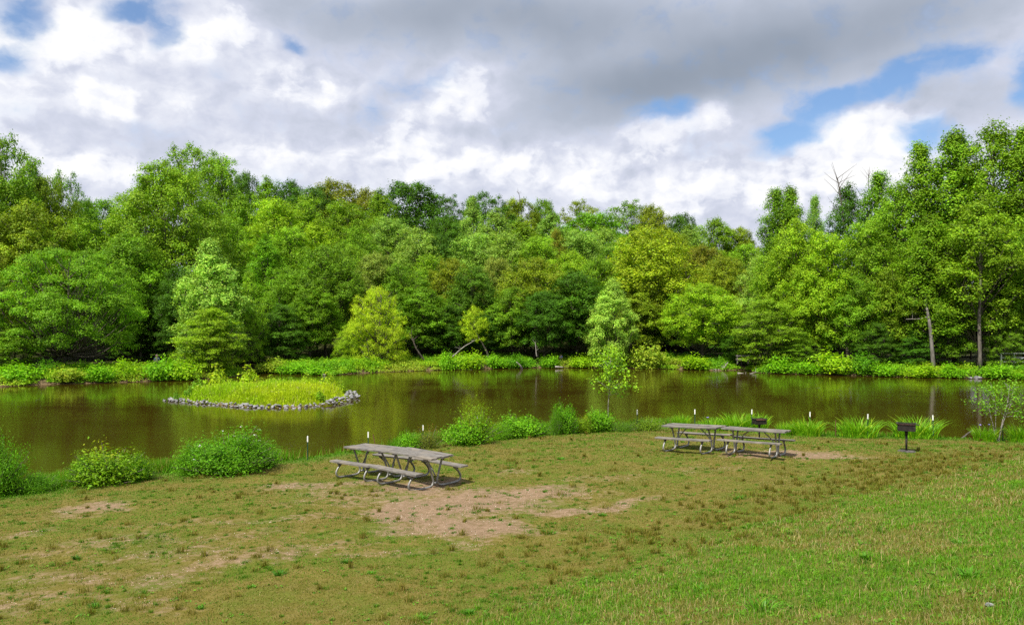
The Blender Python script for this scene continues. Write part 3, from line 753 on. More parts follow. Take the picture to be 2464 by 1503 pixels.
# ------------------------------------------------------------------ shrubs, bank growth, island
shrubm = leaf_mat('shrub_foliage', .4, .14, .5)
groundleafm = leaf_mat('bank_foliage', .4, .14, .5, use_obj=False, col=(1, 1, 1))
stemm = simple_mat('woody_stem', (0.10, 0.075, 0.05), (0.22, 0.18, 0.13), 12, .85)

def shrub_mesh(name, seed, H=1.4, Rr=1.1, n=60, k=26, ls=.09, up=.6, spiky=0., cr=.16, aspect=.45, yellow=.1, flowers=0, tip=None):
    """shoots fan out from the ground, leaves crowd the upper part of every shoot"""
    rng = np.random.default_rng(seed)
    az = np.arange(n) * 2.39996; q = np.sqrt((np.arange(n) + .5) / n)
    rr = Rr * q * rng.uniform(.85, 1.1, n); lump = .42 + vnoise(np.cos(az) * rr / Rr * 2.6 + 9, np.sin(az) * rr / Rr * 2.6 + 9, seed) * .75; hh = H * 1.0 * np.sqrt(np.clip(1 - (q * .93) ** 2.2, .05, 1)) * rng.uniform(.7, 1.2, n) * lump
    E = np.stack([np.cos(az) * rr, np.sin(az) * rr, hh], 1)
    m = MB(); VP, VN, CV, TIP = [], [], [], []
    for i in range(n):
        b = np.array([E[i, 0] * .25, E[i, 1] * .25, -.05]); mid = (b + E[i]) / 2 * np.array([.85, .85, 1.1])
        P = spline([b, mid, E[i]], 3)
        if i % 2 == 0: m.tube(P, np.linspace(.012, .004, len(P)) * (1 + H * .2), 3, False)
        kk = int(k * (.5 + hh[i] / H))
        t = 1 - rng.random(kk) ** 1.0 * .92
        c = np.stack([np.interp(t, np.linspace(0, 1, len(P)), P[:, j]) for j in range(3)], 1) + rng.normal(0, cr, (kk, 3)) * np.array([1, 1, .8 + spiky])
        c[:, 2] = np.maximum(c[:, 2], .02)
        VP.append(c); VN.append(unit(unit(c * [1, 1, .3]) * .5 + [0, 0, up] + rng.normal(0, .55, (kk, 3))))
        CV.append(np.full(kk, rng.normal(1, .13))); TIP.append(t * hh[i] / H)
    P = np.concatenate(VP); N = np.concatenate(VN); cv = np.concatenate(CV); tp = np.concatenate(TIP)
    V, Fc = leaves(P, N, ls, rng, aspect, .3 if spiky else .1)
    C = leafcol(len(P), rng, cv, .16, yellow)
    if tip is not None:
        w = np.repeat((sstep(.62, .95, tp) * (rng.random(len(tp)) < .75))[:, None], 4, 0)
        C = C * (1 - w + w * np.array(tip))
    foliage = npmesh(name + '_foliage', V, Fc, C)
    fl = None
    if flowers:
        pk = rng.choice(len(P), flowers, p=tp ** 4 / (tp ** 4).sum())
        cc = np.repeat(P[pk] + [0, 0, .05], 8, 0) + rng.normal(0, .026, (flowers * 8, 3)) * [1, 1, .35]
        fl = []
        for q in range(flowers):
            c8 = cc[q * 8:q * 8 + 8]; Vf, Ff = leaves(c8, unit(rng.normal(0, .3, c8.shape) + [0, 0, 1]), .036, rng, .9)
            fl.append(npmesh('flower_head', Vf, Ff, np.ones(3)))
    return foliage, m.mesh(name + '_stems', True), fl, H, Rr

def blade_mesh(name, seed, H=.8, Rr=.6, n=150, w=.03, lean=.55, straw=.12, segs=4):
    """clump of arching strap leaves"""
    rng = np.random.default_rng(seed)
    a = rng.uniform(0, 6.28, n); r0 = Rr * np.sqrt(rng.random(n)) * .8
    b = np.stack([np.cos(a) * r0, np.sin(a) * r0, np.zeros(n)], 1)
    da = a + rng.normal(0, .7, n); ln = lean * (.35 + .65 * r0 / Rr) * rng.uniform(.5, 1.4, n); h = H * rng.uniform(.6, 1.1, n) * (1 - .25 * (r0 / Rr) ** 2)
    D = np.stack([np.cos(da), np.sin(da), np.zeros(n)], 1); sd = np.stack([-np.sin(da + rng.normal(0, .8, n)), np.cos(da), np.zeros(n)], 1)
    tw = w * rng.uniform(.6, 1.3, n)
    rows = []
    for s in range(segs + 1):
        t = s / segs
        c = b + D * (ln * h * t ** 2)[:, None]; c[:, 2] += h * (t - .32 * ln * t ** 2.5)
        ww = tw * (1 - t ** 2 * .95) * .5
        rows.append(c - sd * ww[:, None]); rows.append(c + sd * ww[:, None])
    V = np.stack(rows, 1); m = (segs + 1) * 2
    base = (np.arange(n) * m)[:, None]
    q = np.concatenate([base + np.array([2 * s, 2 * s + 1, 2 * s + 3, 2 * s + 2]) for s in range(segs)])
    v = rng.normal(1, .15, (n, 1)).clip(.6, 1.5); c = np.concatenate([v, v, v], 1)
    st = rng.random(n) < straw; c[st] *= np.array([2.1, 1.25, 1.6])
    return npmesh(name, V.reshape(-1, 3), q, np.repeat(c, m, 0))

def flatmat(name, col, rough=.6):
    m, T, out = new_mat(name)
    p = T.node('ShaderNodeBsdfPrincipled', {'Base Color': T.mix(T.noise(None, 30, 3), tuple(c * .85 for c in col), col), 'Roughness': rough})
    T.set(out.inputs[0], p.outputs[0]); return m
whitef = flatmat('white_petals', (.85, .84, .78))
violetf = flatmat('violet_petals', (.30, .26, .62))

def put_shrub(mesh, u, vb, vt, hw, color, name, label, cat='shrub', group=None, sink=.03, pos=None, height_m=None):
    fo, st, fl, H, Rr = mesh
    x, y, z = ground(u, vb) if pos is None else pos
    r = empty(name, (x, y, z - sink), R.uniform(0, 6.28), label, cat, group)
    h = (vb - vt) / F * y if height_m is None else height_m
    w = hw / F * y
    r.scale = (w / Rr, w / Rr, h / H)
    f = link('foliage', fo, shrubm, r); f.color = (*color, 1)
    link('stems', st, stemm, r)
    for fm in fl or (): link('flower_head', fm, whitef, r)
    return r
# ---- near shore shrubs
NG = 'shrubs along the near shore'
fe = shrub_mesh('feathery', 1, 1.9, 1.5, 170, 92, .10, .6, .5, .16, .32)
leafy = shrub_mesh('leafy', 2, 1.3, 1.2, 120, 60, .10, .8, 0., .14, .45, tip=(1.75, 1.05, .9))
flowery = shrub_mesh('flowery', 3, 1.4, 1.6, 190, 90, .095, .75, .3, .15, .38, flowers=11)
dense = shrub_mesh('dense', 4, 1.0, 1.0, 90, 62, .095, .8, 0, .11, .5)
airy = shrub_mesh('airy', 5, 1.6, 1.1, 110, 58, .085, .4, .6, .15, .3, tip=(1.5, 1.2, 1.))
redd = shrub_mesh('reddish', 6, .9, .8, 70, 50, .07, .5, .4, .12, .35, tip=(2.0, .85, .9))
FG, FB, FO = (.115, .295, .007), (.150, .360, .008), (.185, .32, .008)
put_shrub(fe, -5, 1192, 1032, 75, FG, 'willow_shrub', 'big feathery green shrub cut by the left edge at the near shore', group=NG)
put_shrub(fe, 330, 1155, 1090, 46, FG, 'willow_shrub', 'feathery green plant filling the right side of the rusty tipped shrub', group=NG)
put_shrub(fe, 200, 1166, 1092, 46, (.12, .27, .006), 'willow_shrub', 'feathery plant at the left foot of the rusty tipped shrub', group=NG)
put_shrub(airy, 640, 1122, 1040, 44, FG, 'shrub', 'open leafy plant at the right end of the white flowering shrub', group=NG)
put_shrub(fe, 1200, 1056, 1012, 40, FB, 'willow_shrub', 'low feathery plant between the wispy and the glossy shrub', group=NG)
put_shrub(airy, 1300, 1046, 1000, 30, FG, 'shrub', 'leafy shoots right of the wide glossy shrub', group=NG)
put_shrub(leafy, 1405, 1040, 996, 30, FO, 'shrub', 'yellowish shrub between the narrow dark shrub and the sapling', group=NG)
put_shrub(fe, 95, 1182, 1128, 55, FG, 'willow_shrub', 'low straggling shrub between the two left shrubs at the near shore', group=NG)
put_shrub(leafy, 262, 1162, 1068, 100, (.155, .30, .006), 'shrub', 'rounded shrub with rusty yellow tips at the near left shore', group=NG)
put_shrub(airy, 345, 1152, 1082, 38, FO, 'shrub', 'tall weedy plant at the right side of the rusty tipped shrub', group=NG)
put_shrub(flowery, 550, 1135, 1040, 130, FG, 'flowering_shrub', 'wide green shrub with small white flowers, left of the picnic tables', group=NG)
put_shrub(fe, 455, 1142, 1062, 40, FB, 'willow_shrub', 'feathery light green plant at the left side of the white flowering shrub', group=NG)
put_shrub(dense, 985, 1080, 1032, 34, FB, 'shrub', 'small bright green shrub behind the long picnic table pair', group=NG)
put_shrub(redd, 1030, 1077, 1026, 40, (.16, .20, .02), 'shrub', 'small reddish tipped shrub behind the right end of the long table pair', group=NG)
put_shrub(airy, 1145, 1066, 945, 62, FO, 'shrub', 'tallest wispy shrub at the middle of the near shore', group=NG)
put_shrub(dense, 1125, 1068, 1000, 66, FB, 'shrub', 'light green shrub at the foot of the tall wispy one', group=NG)
put_shrub(dense, 1255, 1050, 990, 62, FB, 'shrub', 'wide glossy bright green shrub right of the tall wispy one', group=NG)
put_shrub(dense, 1362, 1043, 960, 34, FG, 'shrub', 'narrow dark glossy shrub left of the sapling by the shore', group=NG)
put_shrub(airy, 1335, 1046, 950, 16, FG, 'shrub', 'thin upright sprig beside the narrow dark glossy shrub', group=NG)
put_shrub(dense, 1445, 1037, 978, 48, FB, 'shrub', 'light green shrub around the foot of the near shore sapling', group=NG)
put_shrub(airy, 1560, 1036, 990, 56, (.17, .29, .012), 'shrub', 'yellow tipped grassy shrub left of the right hand picnic tables', group=NG)
put_shrub(airy, 1500, 1037, 1002, 36, (.12, .26, .012), 'shrub', 'low grassy shrub right of the near shore sapling', group=NG)
def shore_grass():
    rng = np.random.default_rng(31); n = 95000
    L = np.array([wpt(*p) for p in NEAR if -120 < p[0] < 2700]); seg = np.linalg.norm(np.diff(L, axis=0), axis=1); cum = np.concatenate([[0], np.cumsum(seg)])
    s = rng.random(n) * cum[-1]; x = np.interp(s, cum, L[:, 0]); y = np.interp(s, cum, L[:, 1])
    u = U0 + x / y * F
    den = np.where(u < 700, 1.0, np.where(u < 900, .12, np.where(u < 1620, .95, .22))) * sstep(.12, .5, vnoise(s * .55, s * 0, 6)) 
    k = rng.random(n) < den; x, y, u = x[k], y[k], u[k]; n = len(x)
    a = rng.uniform(0, 6.28, n); x = x + np.cos(a) * rng.random(n) * .75; y = y + np.sin(a) * rng.random(n) * .75 - .3
    z = height(x, y); k = (z > -.25); x, y, z, u = x[k], y[k], np.maximum(z[k], -.08), u[k]; n = len(x)
    h = rng.uniform(.18, .5, n) * np.where(u > 1620, .5, 1); ln = rng.uniform(.1, .6, n) * h; a = rng.uniform(0, 6.28, n); w = rng.uniform(.008, .018, n)
    b = np.stack([x, y, z - .02], 1); tp = b + np.stack([np.cos(a) * ln, np.sin(a) * ln, h], 1); sdv = np.stack([-np.sin(a), np.cos(a), 0 * a], 1) * w[:, None]
    c = np.array([.10, .28, .006]) * rng.normal(1, .2, (n, 1)); st = rng.random(n) < .18; c[st] = np.array([.33, .30, .07])
    o = link('shore_grass', npmesh('shore_grass', np.stack([b - sdv, b + sdv, tp], 1).reshape(-1, 3), np.arange(3 * n).reshape(-1, 3), np.repeat(c, 3, 0)), groundleafm)
    tag(o, 'tall green grass growing along the near shore between the shrubs', 'grass', None, 'stuff')
shore_grass()
# ---- iris clumps
bladem = leaf_mat('strap_leaf', .4, .2, .45)
IR = [blade_mesh('iris', s, .9, .75, 330, .038, .85, .12) for s in (1, 2)]
def iris(u, vb, vt, hw, label, nfl=0):
    x, y, z = ground(u, vb)
    r = empty('iris_clump', (x, y, z - .03), R.uniform(0, 6), label, 'waterside plant', 'iris clumps along the near shore')
    h = (vb - vt) / F * y; w = hw / F * y
    f = link('leaves', IR[int(u) % 2], bladem, r); f.color = (.165, .38, .011, 1)
    n = max(1, round(w / .75)); 
    r.scale = (w / .72, .6 + .3 * w, h / .74)
    r.rotation_euler = (0, 0, R.uniform(-.2, .2))
    for q in range(nfl):
        m = MB(); px, py = R.uniform(-.5, .5, 2); hz_ = .85 + R.uniform(-.1, .1)
        m.tube([[px, py, 0], [px * 1.1, py, hz_]], .006, 4)
        m.build('flower_stalk', stemm, r)
        mf = MB()
        for a in range(6): mf.box((px * 1.1 + .04 * math.cos(a * 1.05), py + .04 * math.sin(a * 1.05), hz_), (.06, .035, .012), (0, .5 * (-1) ** a, a * 1.05))
        mf.build('flower', violetf, r)
iris(1640, 1029, 992, 21, 'narrow iris clump behind the left end of the right hand tables')
iris(1715, 1034, 1004, 34, 'low iris clump behind the middle of the right hand tables', 1)
iris(1775, 1035, 992, 50, 'wide iris clump just left of the grill behind the tables')
iris(1822, 1037, 989, 30, 'tall iris clump behind the grill beside the tables')
iris(1890, 1044, 1012, 22, 'thin iris clump right of the grill beside the tables')
iris(1942, 1047, 1003, 40, 'iris clump right of the right hand tables')
iris(2065, 1051, 1002, 50, 'iris clump midway between the right hand tables and the far right grill')
iris(2205, 1053, 1000, 56, 'widest iris clump directly behind the far right grill')
iris(2370, 1060, 1020, 28, 'iris clump under the grey stemmed sapling', 2)
iris(2458, 1062, 1015, 34, 'iris clump cut by the right edge')

# ---- saplings on the near shore
def sapling(u, vb, vt, label, forks, crown_w, n_clump, color, name='sapling', seed=3, ls=.10, kk=26):
    rng = np.random.default_rng(seed)
    x, y, z = ground(u, vb); H = (vb - vt) / F * y; Wd = crown_w / F * y
    r = empty(name, (x, y, z), 0, label, 'sapling', 'saplings on the near shore')
    m = MB(); tips = []
    for (dx, top, rad) in forks:
        P = spline([[dx * .08, 0, -.1], [dx * .35 + rng.normal(0, .03), rng.normal(0, .05), H * .3 * top], [dx * .75, rng.normal(0, .12), H * .65 * top], [dx, rng.normal(0, .15), H * .96 * top]], 5)
        m.tube(P, np.linspace(rad, rad * .3, len(P)), 6, False)
        nb = n_clump // len(forks)
        for q in range(nb):
            t = rng.uniform(.42, 1.0) ** .8; b = P[int(t * (len(P) - 1))]
            e = b + np.array([rng.normal(0, Wd * .5 * (1.25 - t * .75)), rng.normal(0, Wd * .45), rng.uniform(.05, .5)])
            m.tube(spline([b, (b + e) / 2 + [0, 0, .05], e], 3), np.linspace(rad * .35, .004, 7), 4, False); tips.append(e)
    m.build('trunk', simple_mat('pale_grey_stem', (.16, .14, .12), (.32, .29, .26), 14, .85), r, True)
    tips = np.array(tips)
    P = np.repeat(tips, kk, 0) + rng.normal(0, 1, (len(tips) * kk, 3)) * np.array([.16, .16, .10])
    V, Fc = leaves(P, unit(rng.normal(0, .5, P.shape) + [0, -.1, .9]), ls, rng, .5, .3)
    c = link('crown', npmesh('sapling_crown', V, Fc, leafcol(len(P), rng, None, .2)), crownm, r); c.color = (*color, 1)
sapling(1465, 1036, 842, 'slender young tree with thin trunk and sparse bright leaves on the near shore', [(.05, 1.0, .026)], 60, 46, (.26, .46, .016), seed=8, ls=.13, kk=30)
sapling(2400, 1061, 918, 'multi stemmed grey sapling with sparse leaves at the far right shore', [(-.35, .8, .022), (-.12, .86, .018), (.45, 1.0, .03), (.62, .93, .02)], 54, 46, (.16, .35, .014), seed=12, ls=.10, kk=28)

# ---- undergrowth band along the far bank: one mass, plus the shrubs that stand out of it
FARL = np.array([wpt(*p) for p in FAR[1:-1]])
def far_point(s):
    seg = np.linalg.norm(np.diff(FARL, axis=0), axis=1); c = np.concatenate([[0], np.cumsum(seg)])
    s = s * c[-1]
    P = np.stack([np.interp(s, c, FARL[:, 0]), np.interp(s, c, FARL[:, 1])], 1)
    k = np.clip(np.searchsorted(c, s) - 1, 0, len(seg) - 1); tg = np.diff(FARL, axis=0)[k] / seg[k][:, None]
    return P, np.stack([tg[:, 1], -tg[:, 0]], 1)
def bank_growth():
    rng = np.random.default_rng(44); n = 5700
    P, nr = far_point(rng.random(n))
    P0 = P + nr * 0; sgn = np.where(sdist(P[:, 0] + nr[:, 0], P[:, 1] + nr[:, 1], POND) > 0, 1, -1)[:, None]
    off = (rng.random(n) ** 1.15 * 7.5 + .15)[:, None]
    C = P + nr * sgn * off
    k = (np.abs(C[:, 0]) < .8 * C[:, 1] + 8); C = C[k]; off = off[k, 0]
    bare = vnoise(C[:, 0] * .25, C[:, 1] * .25, 5); kp = (bare < .8) | (off > 2); C = C[kp]; off = off[kp]
    z = height(C[:, 0], C[:, 1])
    hh = (.30 + .42 * sstep(.2, 2.5, off)) * (.55 + 1.15 * fbm(C[:, 0] * .45, C[:, 1] * .45, 9, 3)) * rng.uniform(.6, 1.15, len(C))
    kk = 42
    idx = np.repeat(np.arange(len(C)), kk)
    q = rng.normal(0, 1, (len(idx), 3)); q = unit(q) * rng.random((len(idx), 1)) ** .4
    q[:, 2] = np.abs(q[:, 2])
    rad = .45
    Pp = np.stack([C[idx, 0] + q[:, 0] * rad, C[idx, 1] + q[:, 1] * rad, z[idx] + hh[idx] * (.1 + .9 * q[:, 2])], 1)
    N = unit(q * [.5, .5, .3] + [0, 0, .8] + rng.normal(0, .5, Pp.shape))
    V, Fc = leaves(Pp, N, .17, rng, .55, .1)
    hue = fbm(C[:, 0] * .35 + 7, C[:, 1] * .35, 91, 3)
    pal = np.array([(.14, .34, .014), (.20, .42, .014), (.27, .46, .015), (.30, .39, .03)])
    hv = np.clip((hue - .25) * 2 * 3, 0, 2.999); h0 = hv.astype(int); hf = (hv - h0)[:, None]
    bc = pal[h0] * (1 - hf) + pal[h0 + 1] * hf
    bc = bc * rng.normal(1, .12, (len(C), 1))
    col = np.repeat(bc[idx], 4, 0) * leafcol(len(Pp), rng, None, .15)
    o = link('bank_undergrowth', npmesh('bank_undergrowth', V, Fc, col), groundleafm)
    tag(o, 'dense yellow green undergrowth along the far bank of the pond', 'undergrowth', None, 'stuff')
bank_growth()
FGp = 'shrubs along the far bank'
fs = [shrub_mesh('bank%d' % q, 60 + q, 1.5, 1.3, 60, 40, .19, .8, .2 * q, .2, .5) for q in range(3)]
LY, LG, LD, LT = (.27, .48, .009), (.19, .44, .009), (.11, .30, .008), (.32, .44, .03)
FSH = [
 (45, 912, 868, 60, LG, 'light green shrub at the left end of the far bank'),
 (110, 905, 868, 34, LD, 'dark rounded shrub left of the spreading tree trunk on the far bank'),
 (165, 915, 880, 50, LT, 'shrub with pinkish yellow tips below the spreading tree'),
 (245, 917, 872, 44, LG, 'bushy shrub at the waterline right of the spreading tree trunk'),
 (300, 905, 866, 40, LY, 'yellow green shrub on the left far bank near the bare earth gap'),
 (385, 912, 858, 48, LG, 'shrub in front of the standing person on the left far bank'),
 (440, 912, 862, 50, LY, 'yellow green shrub left of the leaning layered tree at the water'),
 (655, 893, 862, 44, LT, 'pale flowering shrub behind the right end of the island'),
 (705, 898, 868, 46, LG, 'round green shrub on the bank behind the right end of the island'),
 (760, 900, 870, 44, LG, 'leafy green shrub left of the bright drooping tree'),
 (1078, 888, 850, 30, LG, 'upright green shrub near the grey dead branch right of the drooping tree'),
 (1130, 886, 842, 46, LY, 'yellow green shrub behind the dead branch fork on the far bank'),
 (1195, 884, 850, 36, LG, 'green shrub at the foot of the small leaning tree'),
 (1240, 884, 854, 30, LD, 'small dark shrub above the white leaning log'),
 (1325, 882, 852, 28, LG, 'round shrub beside the small white forked snag'),
 (1400, 882, 852, 40, LY, 'low shrub left of the pale cone shaped tree'),
 (1470, 884, 845, 44, LG, 'bushy shrub at the foot of the pale cone shaped tree'),
 (1560, 884, 825, 56, LT, 'wide yellowish shrub right of the pale cone shaped tree'),
 (1675, 886, 850, 46, LY, 'shrub with white blossom under the yellow green maple'),
 (1880, 895, 860, 46, LG, 'green shrub on the right side of the inlet'),
 (1945, 897, 866, 40, LG, 'low shrub on the bank below the small pale layered tree'),
 (2010, 897, 842, 62, LY, 'large light green shrub on the right far bank, left of the dark round one'),
 (2075, 897, 852, 40, LD, 'dark round shrub on the right far bank'),
 (2130, 902, 868, 44, LG, 'green shrub at the waterline below the olive brown tree'),
 (2215, 905, 872, 48, LY, 'yellow green shrub at the waterline below the pale bare trunk'),
 (2290, 906, 876, 44, LG, 'green shrub left of the pale rocks at the right waterline'),
 (2395, 908, 874, 44, LG, 'green shrub right of the pale rocks at the right waterline'),
 (2450, 911, 892, 30, LG, 'green shrub in front of the metal gate'),
]
for q, (u, vb, vt, hw, colr, lab) in enumerate(FSH):
    put_shrub(fs[q % 3], u, vb, vt + 3, hw * .95, colr, 'bank_shrub', lab, group=FGp)

# ---- island
def island_grass():
    rng = np.random.default_rng(9); n = 57000
    x = rng.uniform(-22, -9, n); y = rng.uniform(44.5, 56, n)
    si = sdist(x, y, ISLE); k = si < -.55 + rng.normal(0, .12, n); x, y, si = x[k], y[k], si[k]; n = len(x)
    z = height(x, y); h = rng.uniform(.15, .6, n) * (.35 + 1.2 * fbm(x * .9, y * .6, 4, 3)) * sstep(.35, 1.6, -si) + .12
    a = rng.uniform(0, 6.28, n); ln = rng.uniform(.1, .5, n) * h
    w = rng.uniform(.018, .04, n)
    b = np.stack([x, y, z - .02], 1); tp = b + np.stack([np.cos(a) * ln, np.sin(a) * ln, h], 1)
    sdv = np.stack([np.cos(a + 1.6 + rng.normal(0, .5, n)), np.sin(a + 1.6), np.zeros(n)], 1) * w[:, None]
    V = np.stack([b - sdv, b + sdv, tp], 1).reshape(-1, 3)
    hue = np.clip(fbm(x * .4, y * .4, 15, 3) * 1.6 - .3, 0, 1)[:, None]
    c = np.array([.46, .54, .014]) * hue + np.array([.29, .50, .012]) * (1 - hue); c = c * rng.normal(1, .15, (n, 1))
    st = rng.random(n) < .07; c[st] = np.array([.46, .42, .14])
    kf = rng.choice(n, 9000); Pf = b[kf] + np.stack([0 * kf, 0 * kf, h[kf] * rng.uniform(.3, 1.1, len(kf))], 1)
    V2, F2 = leaves(Pf, unit(rng.normal(0, .5, Pf.shape) + [0, 0, .8]), .10, rng, .6)
    o = link('island_grass', npmesh('island_grass', np.concatenate([V, V2]), [np.arange(3 * n).reshape(-1, 3), F2 + 3 * n], np.concatenate([np.repeat(c, 3, 0), np.repeat(c[kf] * 1.1, 4, 0)])), groundleafm)
    tag(o, 'tall yellow green grass covering the stone edged island', 'grass', None, 'stuff')
island_grass()
IG = 'small bushes on the island'
isl = shrub_mesh('island_bush', 71, 1.2, .8, 34, 26, .19, .7, 0, .13, .6)
def ib(u, v, vt, hw, y, colr, label, cat='bush'):
    x = (u - U0) / F * y; z = hz(x, y)
    put_shrub(isl, u, 0, 0, hw, colr, 'island_bush', label, cat, IG, pos=(x, y, z), height_m=max(.3, EYE - (vt - V0) / F * y - z))
ib(525, 0, 878, 34, 53, (.36, .50, .016), 'yellow leafy sapling at the back left of the island')
ib(602, 0, 880, 32, 53, (.36, .50, .016), 'yellow leafy sapling in the middle of the island back')
ib(792, 0, 896, 24, 52, (.36, .50, .016), 'yellow sapling at the right end of the island')
ib(735, 0, 900, 20, 53.5, (.34, .48, .016), 'small yellow bush left of the right end sapling on the island')
ib(690, 0, 908, 26, 52, (.26, .42, .02), 'light green bush in the middle right of the island')
ib(718, 0, 930, 13, 48, (.12, .28, .02), 'dark green bush in the island grass')
ib(480, 0, 905, 22, 51.5, (.2, .40, .016), 'leafy green bush at the left end of the island')
ib(560, 0, 912, 20, 50.5, (.26, .44, .016), 'light green bush left of the middle of the island')
ib(655, 0, 902, 20, 53, (.30, .46, .016), 'yellow green bush behind the middle of the island')
ib(820, 0, 916, 16, 51.5, (.3, .46, .016), 'low yellow bush at the right end stones of the island')
ib(590, 0, 932, 15, 47.5, (.30, .45, .016), 'small pale bush in the front left grass of the island')
ib(770, 0, 934, 14, 47.0, (.24, .42, .016), 'small green bush in the front right grass of the island')
ib(455, 0, 928, 14, 49.5, (.16, .34, .02), 'green bush at the left tip of the island')
ib(425, 0, 936, 9, 49, (.16, .34, .02), 'tiny bush beside the left tip stones of the island')
ib(640, 0, 938, 14, 47.2, (.26, .38, .02), 'low bush in the front grass of the island')

# stones round the island edge
stonem = simple_mat('grey_riprap_stone', (.13, .13, .135), (.34, .335, .325), 1.6, .9, bump=.4, spec=.2)
def stone_mesh(seed):
    rng = np.random.default_rng(seed)
    bm = bmesh.new(); bmesh.ops.create_icosphere(bm, subdivisions=2, radius=1)
    pl = unit(rng.normal(size=(9, 3)))
    for v in bm.verts:
        p = np.array(v.co)
        for q in pl:
            dd = p.dot(q) - .62
            if dd > 0: p = p - q * dd * .9
        v.co = Vector(p * [1, .72, .55] + rng.normal(0, .02, 3))
    me = bpy.data.meshes.new('stone'); bm.to_mesh(me); bm.free(); return me
SM = [stone_mesh(s) for s in range(5)]
per = np.concatenate([ISLE[9:], ISLE[:9]]); seg = np.linalg.norm(np.diff(per, axis=0), axis=1); cum = np.concatenate([[0], np.cumsum(seg)])
ns = 250
for q in range(ns):
    s = (q + R.uniform(-.4, .4)) / ns * cum[-1]; x = np.interp(s, cum, per[:, 0]); y = np.interp(s, cum, per[:, 1])
    cx, cy2 = -15.6, 50.; dx, dy = cx - x, cy2 - y; L_ = math.hypot(dx, dy); row = q % 3
    ins = (-.05, .28, .55)[row] + R.normal(0, .06)
    x += dx / L_ * ins; y += dy / L_ * ins
    z = (.0, .06, .10)[row] + R.normal(0, .03) + (.12 if x > -10.8 else 0)
    o = link('island_stone', SM[q % 5], stonem, None, (x, y, z)); sz = R.uniform(.08, .20)
    o.scale = (sz, sz * R.uniform(.8, 1.1), sz * R.uniform(.7, 1.1)); o.rotation_euler = (R.normal(0, .3), R.normal(0, .3), R.uniform(0, 6.28))
    tag(o, 'angular grey stone in the rock edging around the grassy island', 'stone', 'stones edging the island')
# ------------------------------------------------------------------ picnic tables
woodm, T, out = new_mat('weathered_grey_planks')
tc = T.node('ShaderNodeTexCoord').outputs['Object']
oi = T.node('ShaderNodeObjectInfo').outputs['Random']
tv = T.node('ShaderNodeVectorMath', {0: tc, 1: T.node('ShaderNodeCombineXYZ', {0: T.math('MULTIPLY', oi, 9.0), 1: T.math('MULTIPLY', oi, 5.0)}).outputs[0]}, operation='ADD').outputs[0]
mp = T.node('ShaderNodeMapping', {'Vector': tv, 'Scale': (.9, 16, 4)}).outputs[0]
g1 = T.noise(mp, 4.0, 6, .65, .4); g2 = T.noise(tv, 2.2, 4, .55)
cw = T.ramp(g1, [(.25, (.045, .040, .034)), (.45, (.12, .110, .098)), (.62, (.205, .193, .175)), (.8, (.33, .315, .29))])
cw = T.mix(T.mrange(g2, .42, .66, 0, .65), cw, (.24, .205, .16))
cw = T.mix(T.mrange(T.noise(tv, 5.0, 5, .6), .56, .72, 0, .7), cw, (.07, .062, .055))
pp = T.node('ShaderNodeBsdfPrincipled', {'Base Color': cw, 'Roughness': .85, 'Specular IOR Level': .25})
b = T.node('ShaderNodeBump', {'Height': g1, 'Strength': .5, 'Distance': .01}); T.set(pp.inputs['Normal'], b.outputs[0]); T.set(out.inputs[0], pp.outputs[0])
galv = simple_mat('dull_galvanised_pipe', (.20, .195, .18), (.33, .325, .31), 9, .55, .55, bump=.15)

def plank(m, c, d, seg=10, sag=0.0, seed=0):
    """a board with slightly uneven top and worn ends"""
    rng = np.random.default_rng(seed); L, Wd, Tk = d
    xs_ = np.linspace(-L / 2, L / 2, seg + 1); ch = .006
    zz = sag * (1 - (2 * xs_ / L) ** 2) + np.cumsum(rng.normal(0, .0009, seg + 1)); yy = np.cumsum(rng.normal(0, .0007, seg + 1))
    prof = np.array([(-Wd / 2, -Tk / 2), (Wd / 2, -Tk / 2), (Wd / 2, Tk / 2 - ch), (Wd / 2 - ch, Tk / 2), (-Wd / 2 + ch, Tk / 2), (-Wd / 2, Tk / 2 - ch)])
    V = np.concatenate([np.stack([np.full(6, x) + rng.normal(0, .004 if k in (0, seg) else 0, 6), prof[:, 0] + y, prof[:, 1] + z], 1) for k, (x, y, z) in enumerate(zip(xs_, yy, zz))]) + np.array(c)
    i = np.arange(seg)[:, None] * 6; j = np.arange(6)[None]; k = (j + 1) % 6
    q = np.stack([i + j, i + 6 + j, i + 6 + k, i + k], -1).reshape(-1, 4)
    t = [[0, a, a + 1] for a in range(1, 5)] + [[seg * 6, seg * 6 + a + 1, seg * 6 + a] for a in range(1, 5)]
    m.add(V, q, t)
LT_, TS = 1.83, 1.09
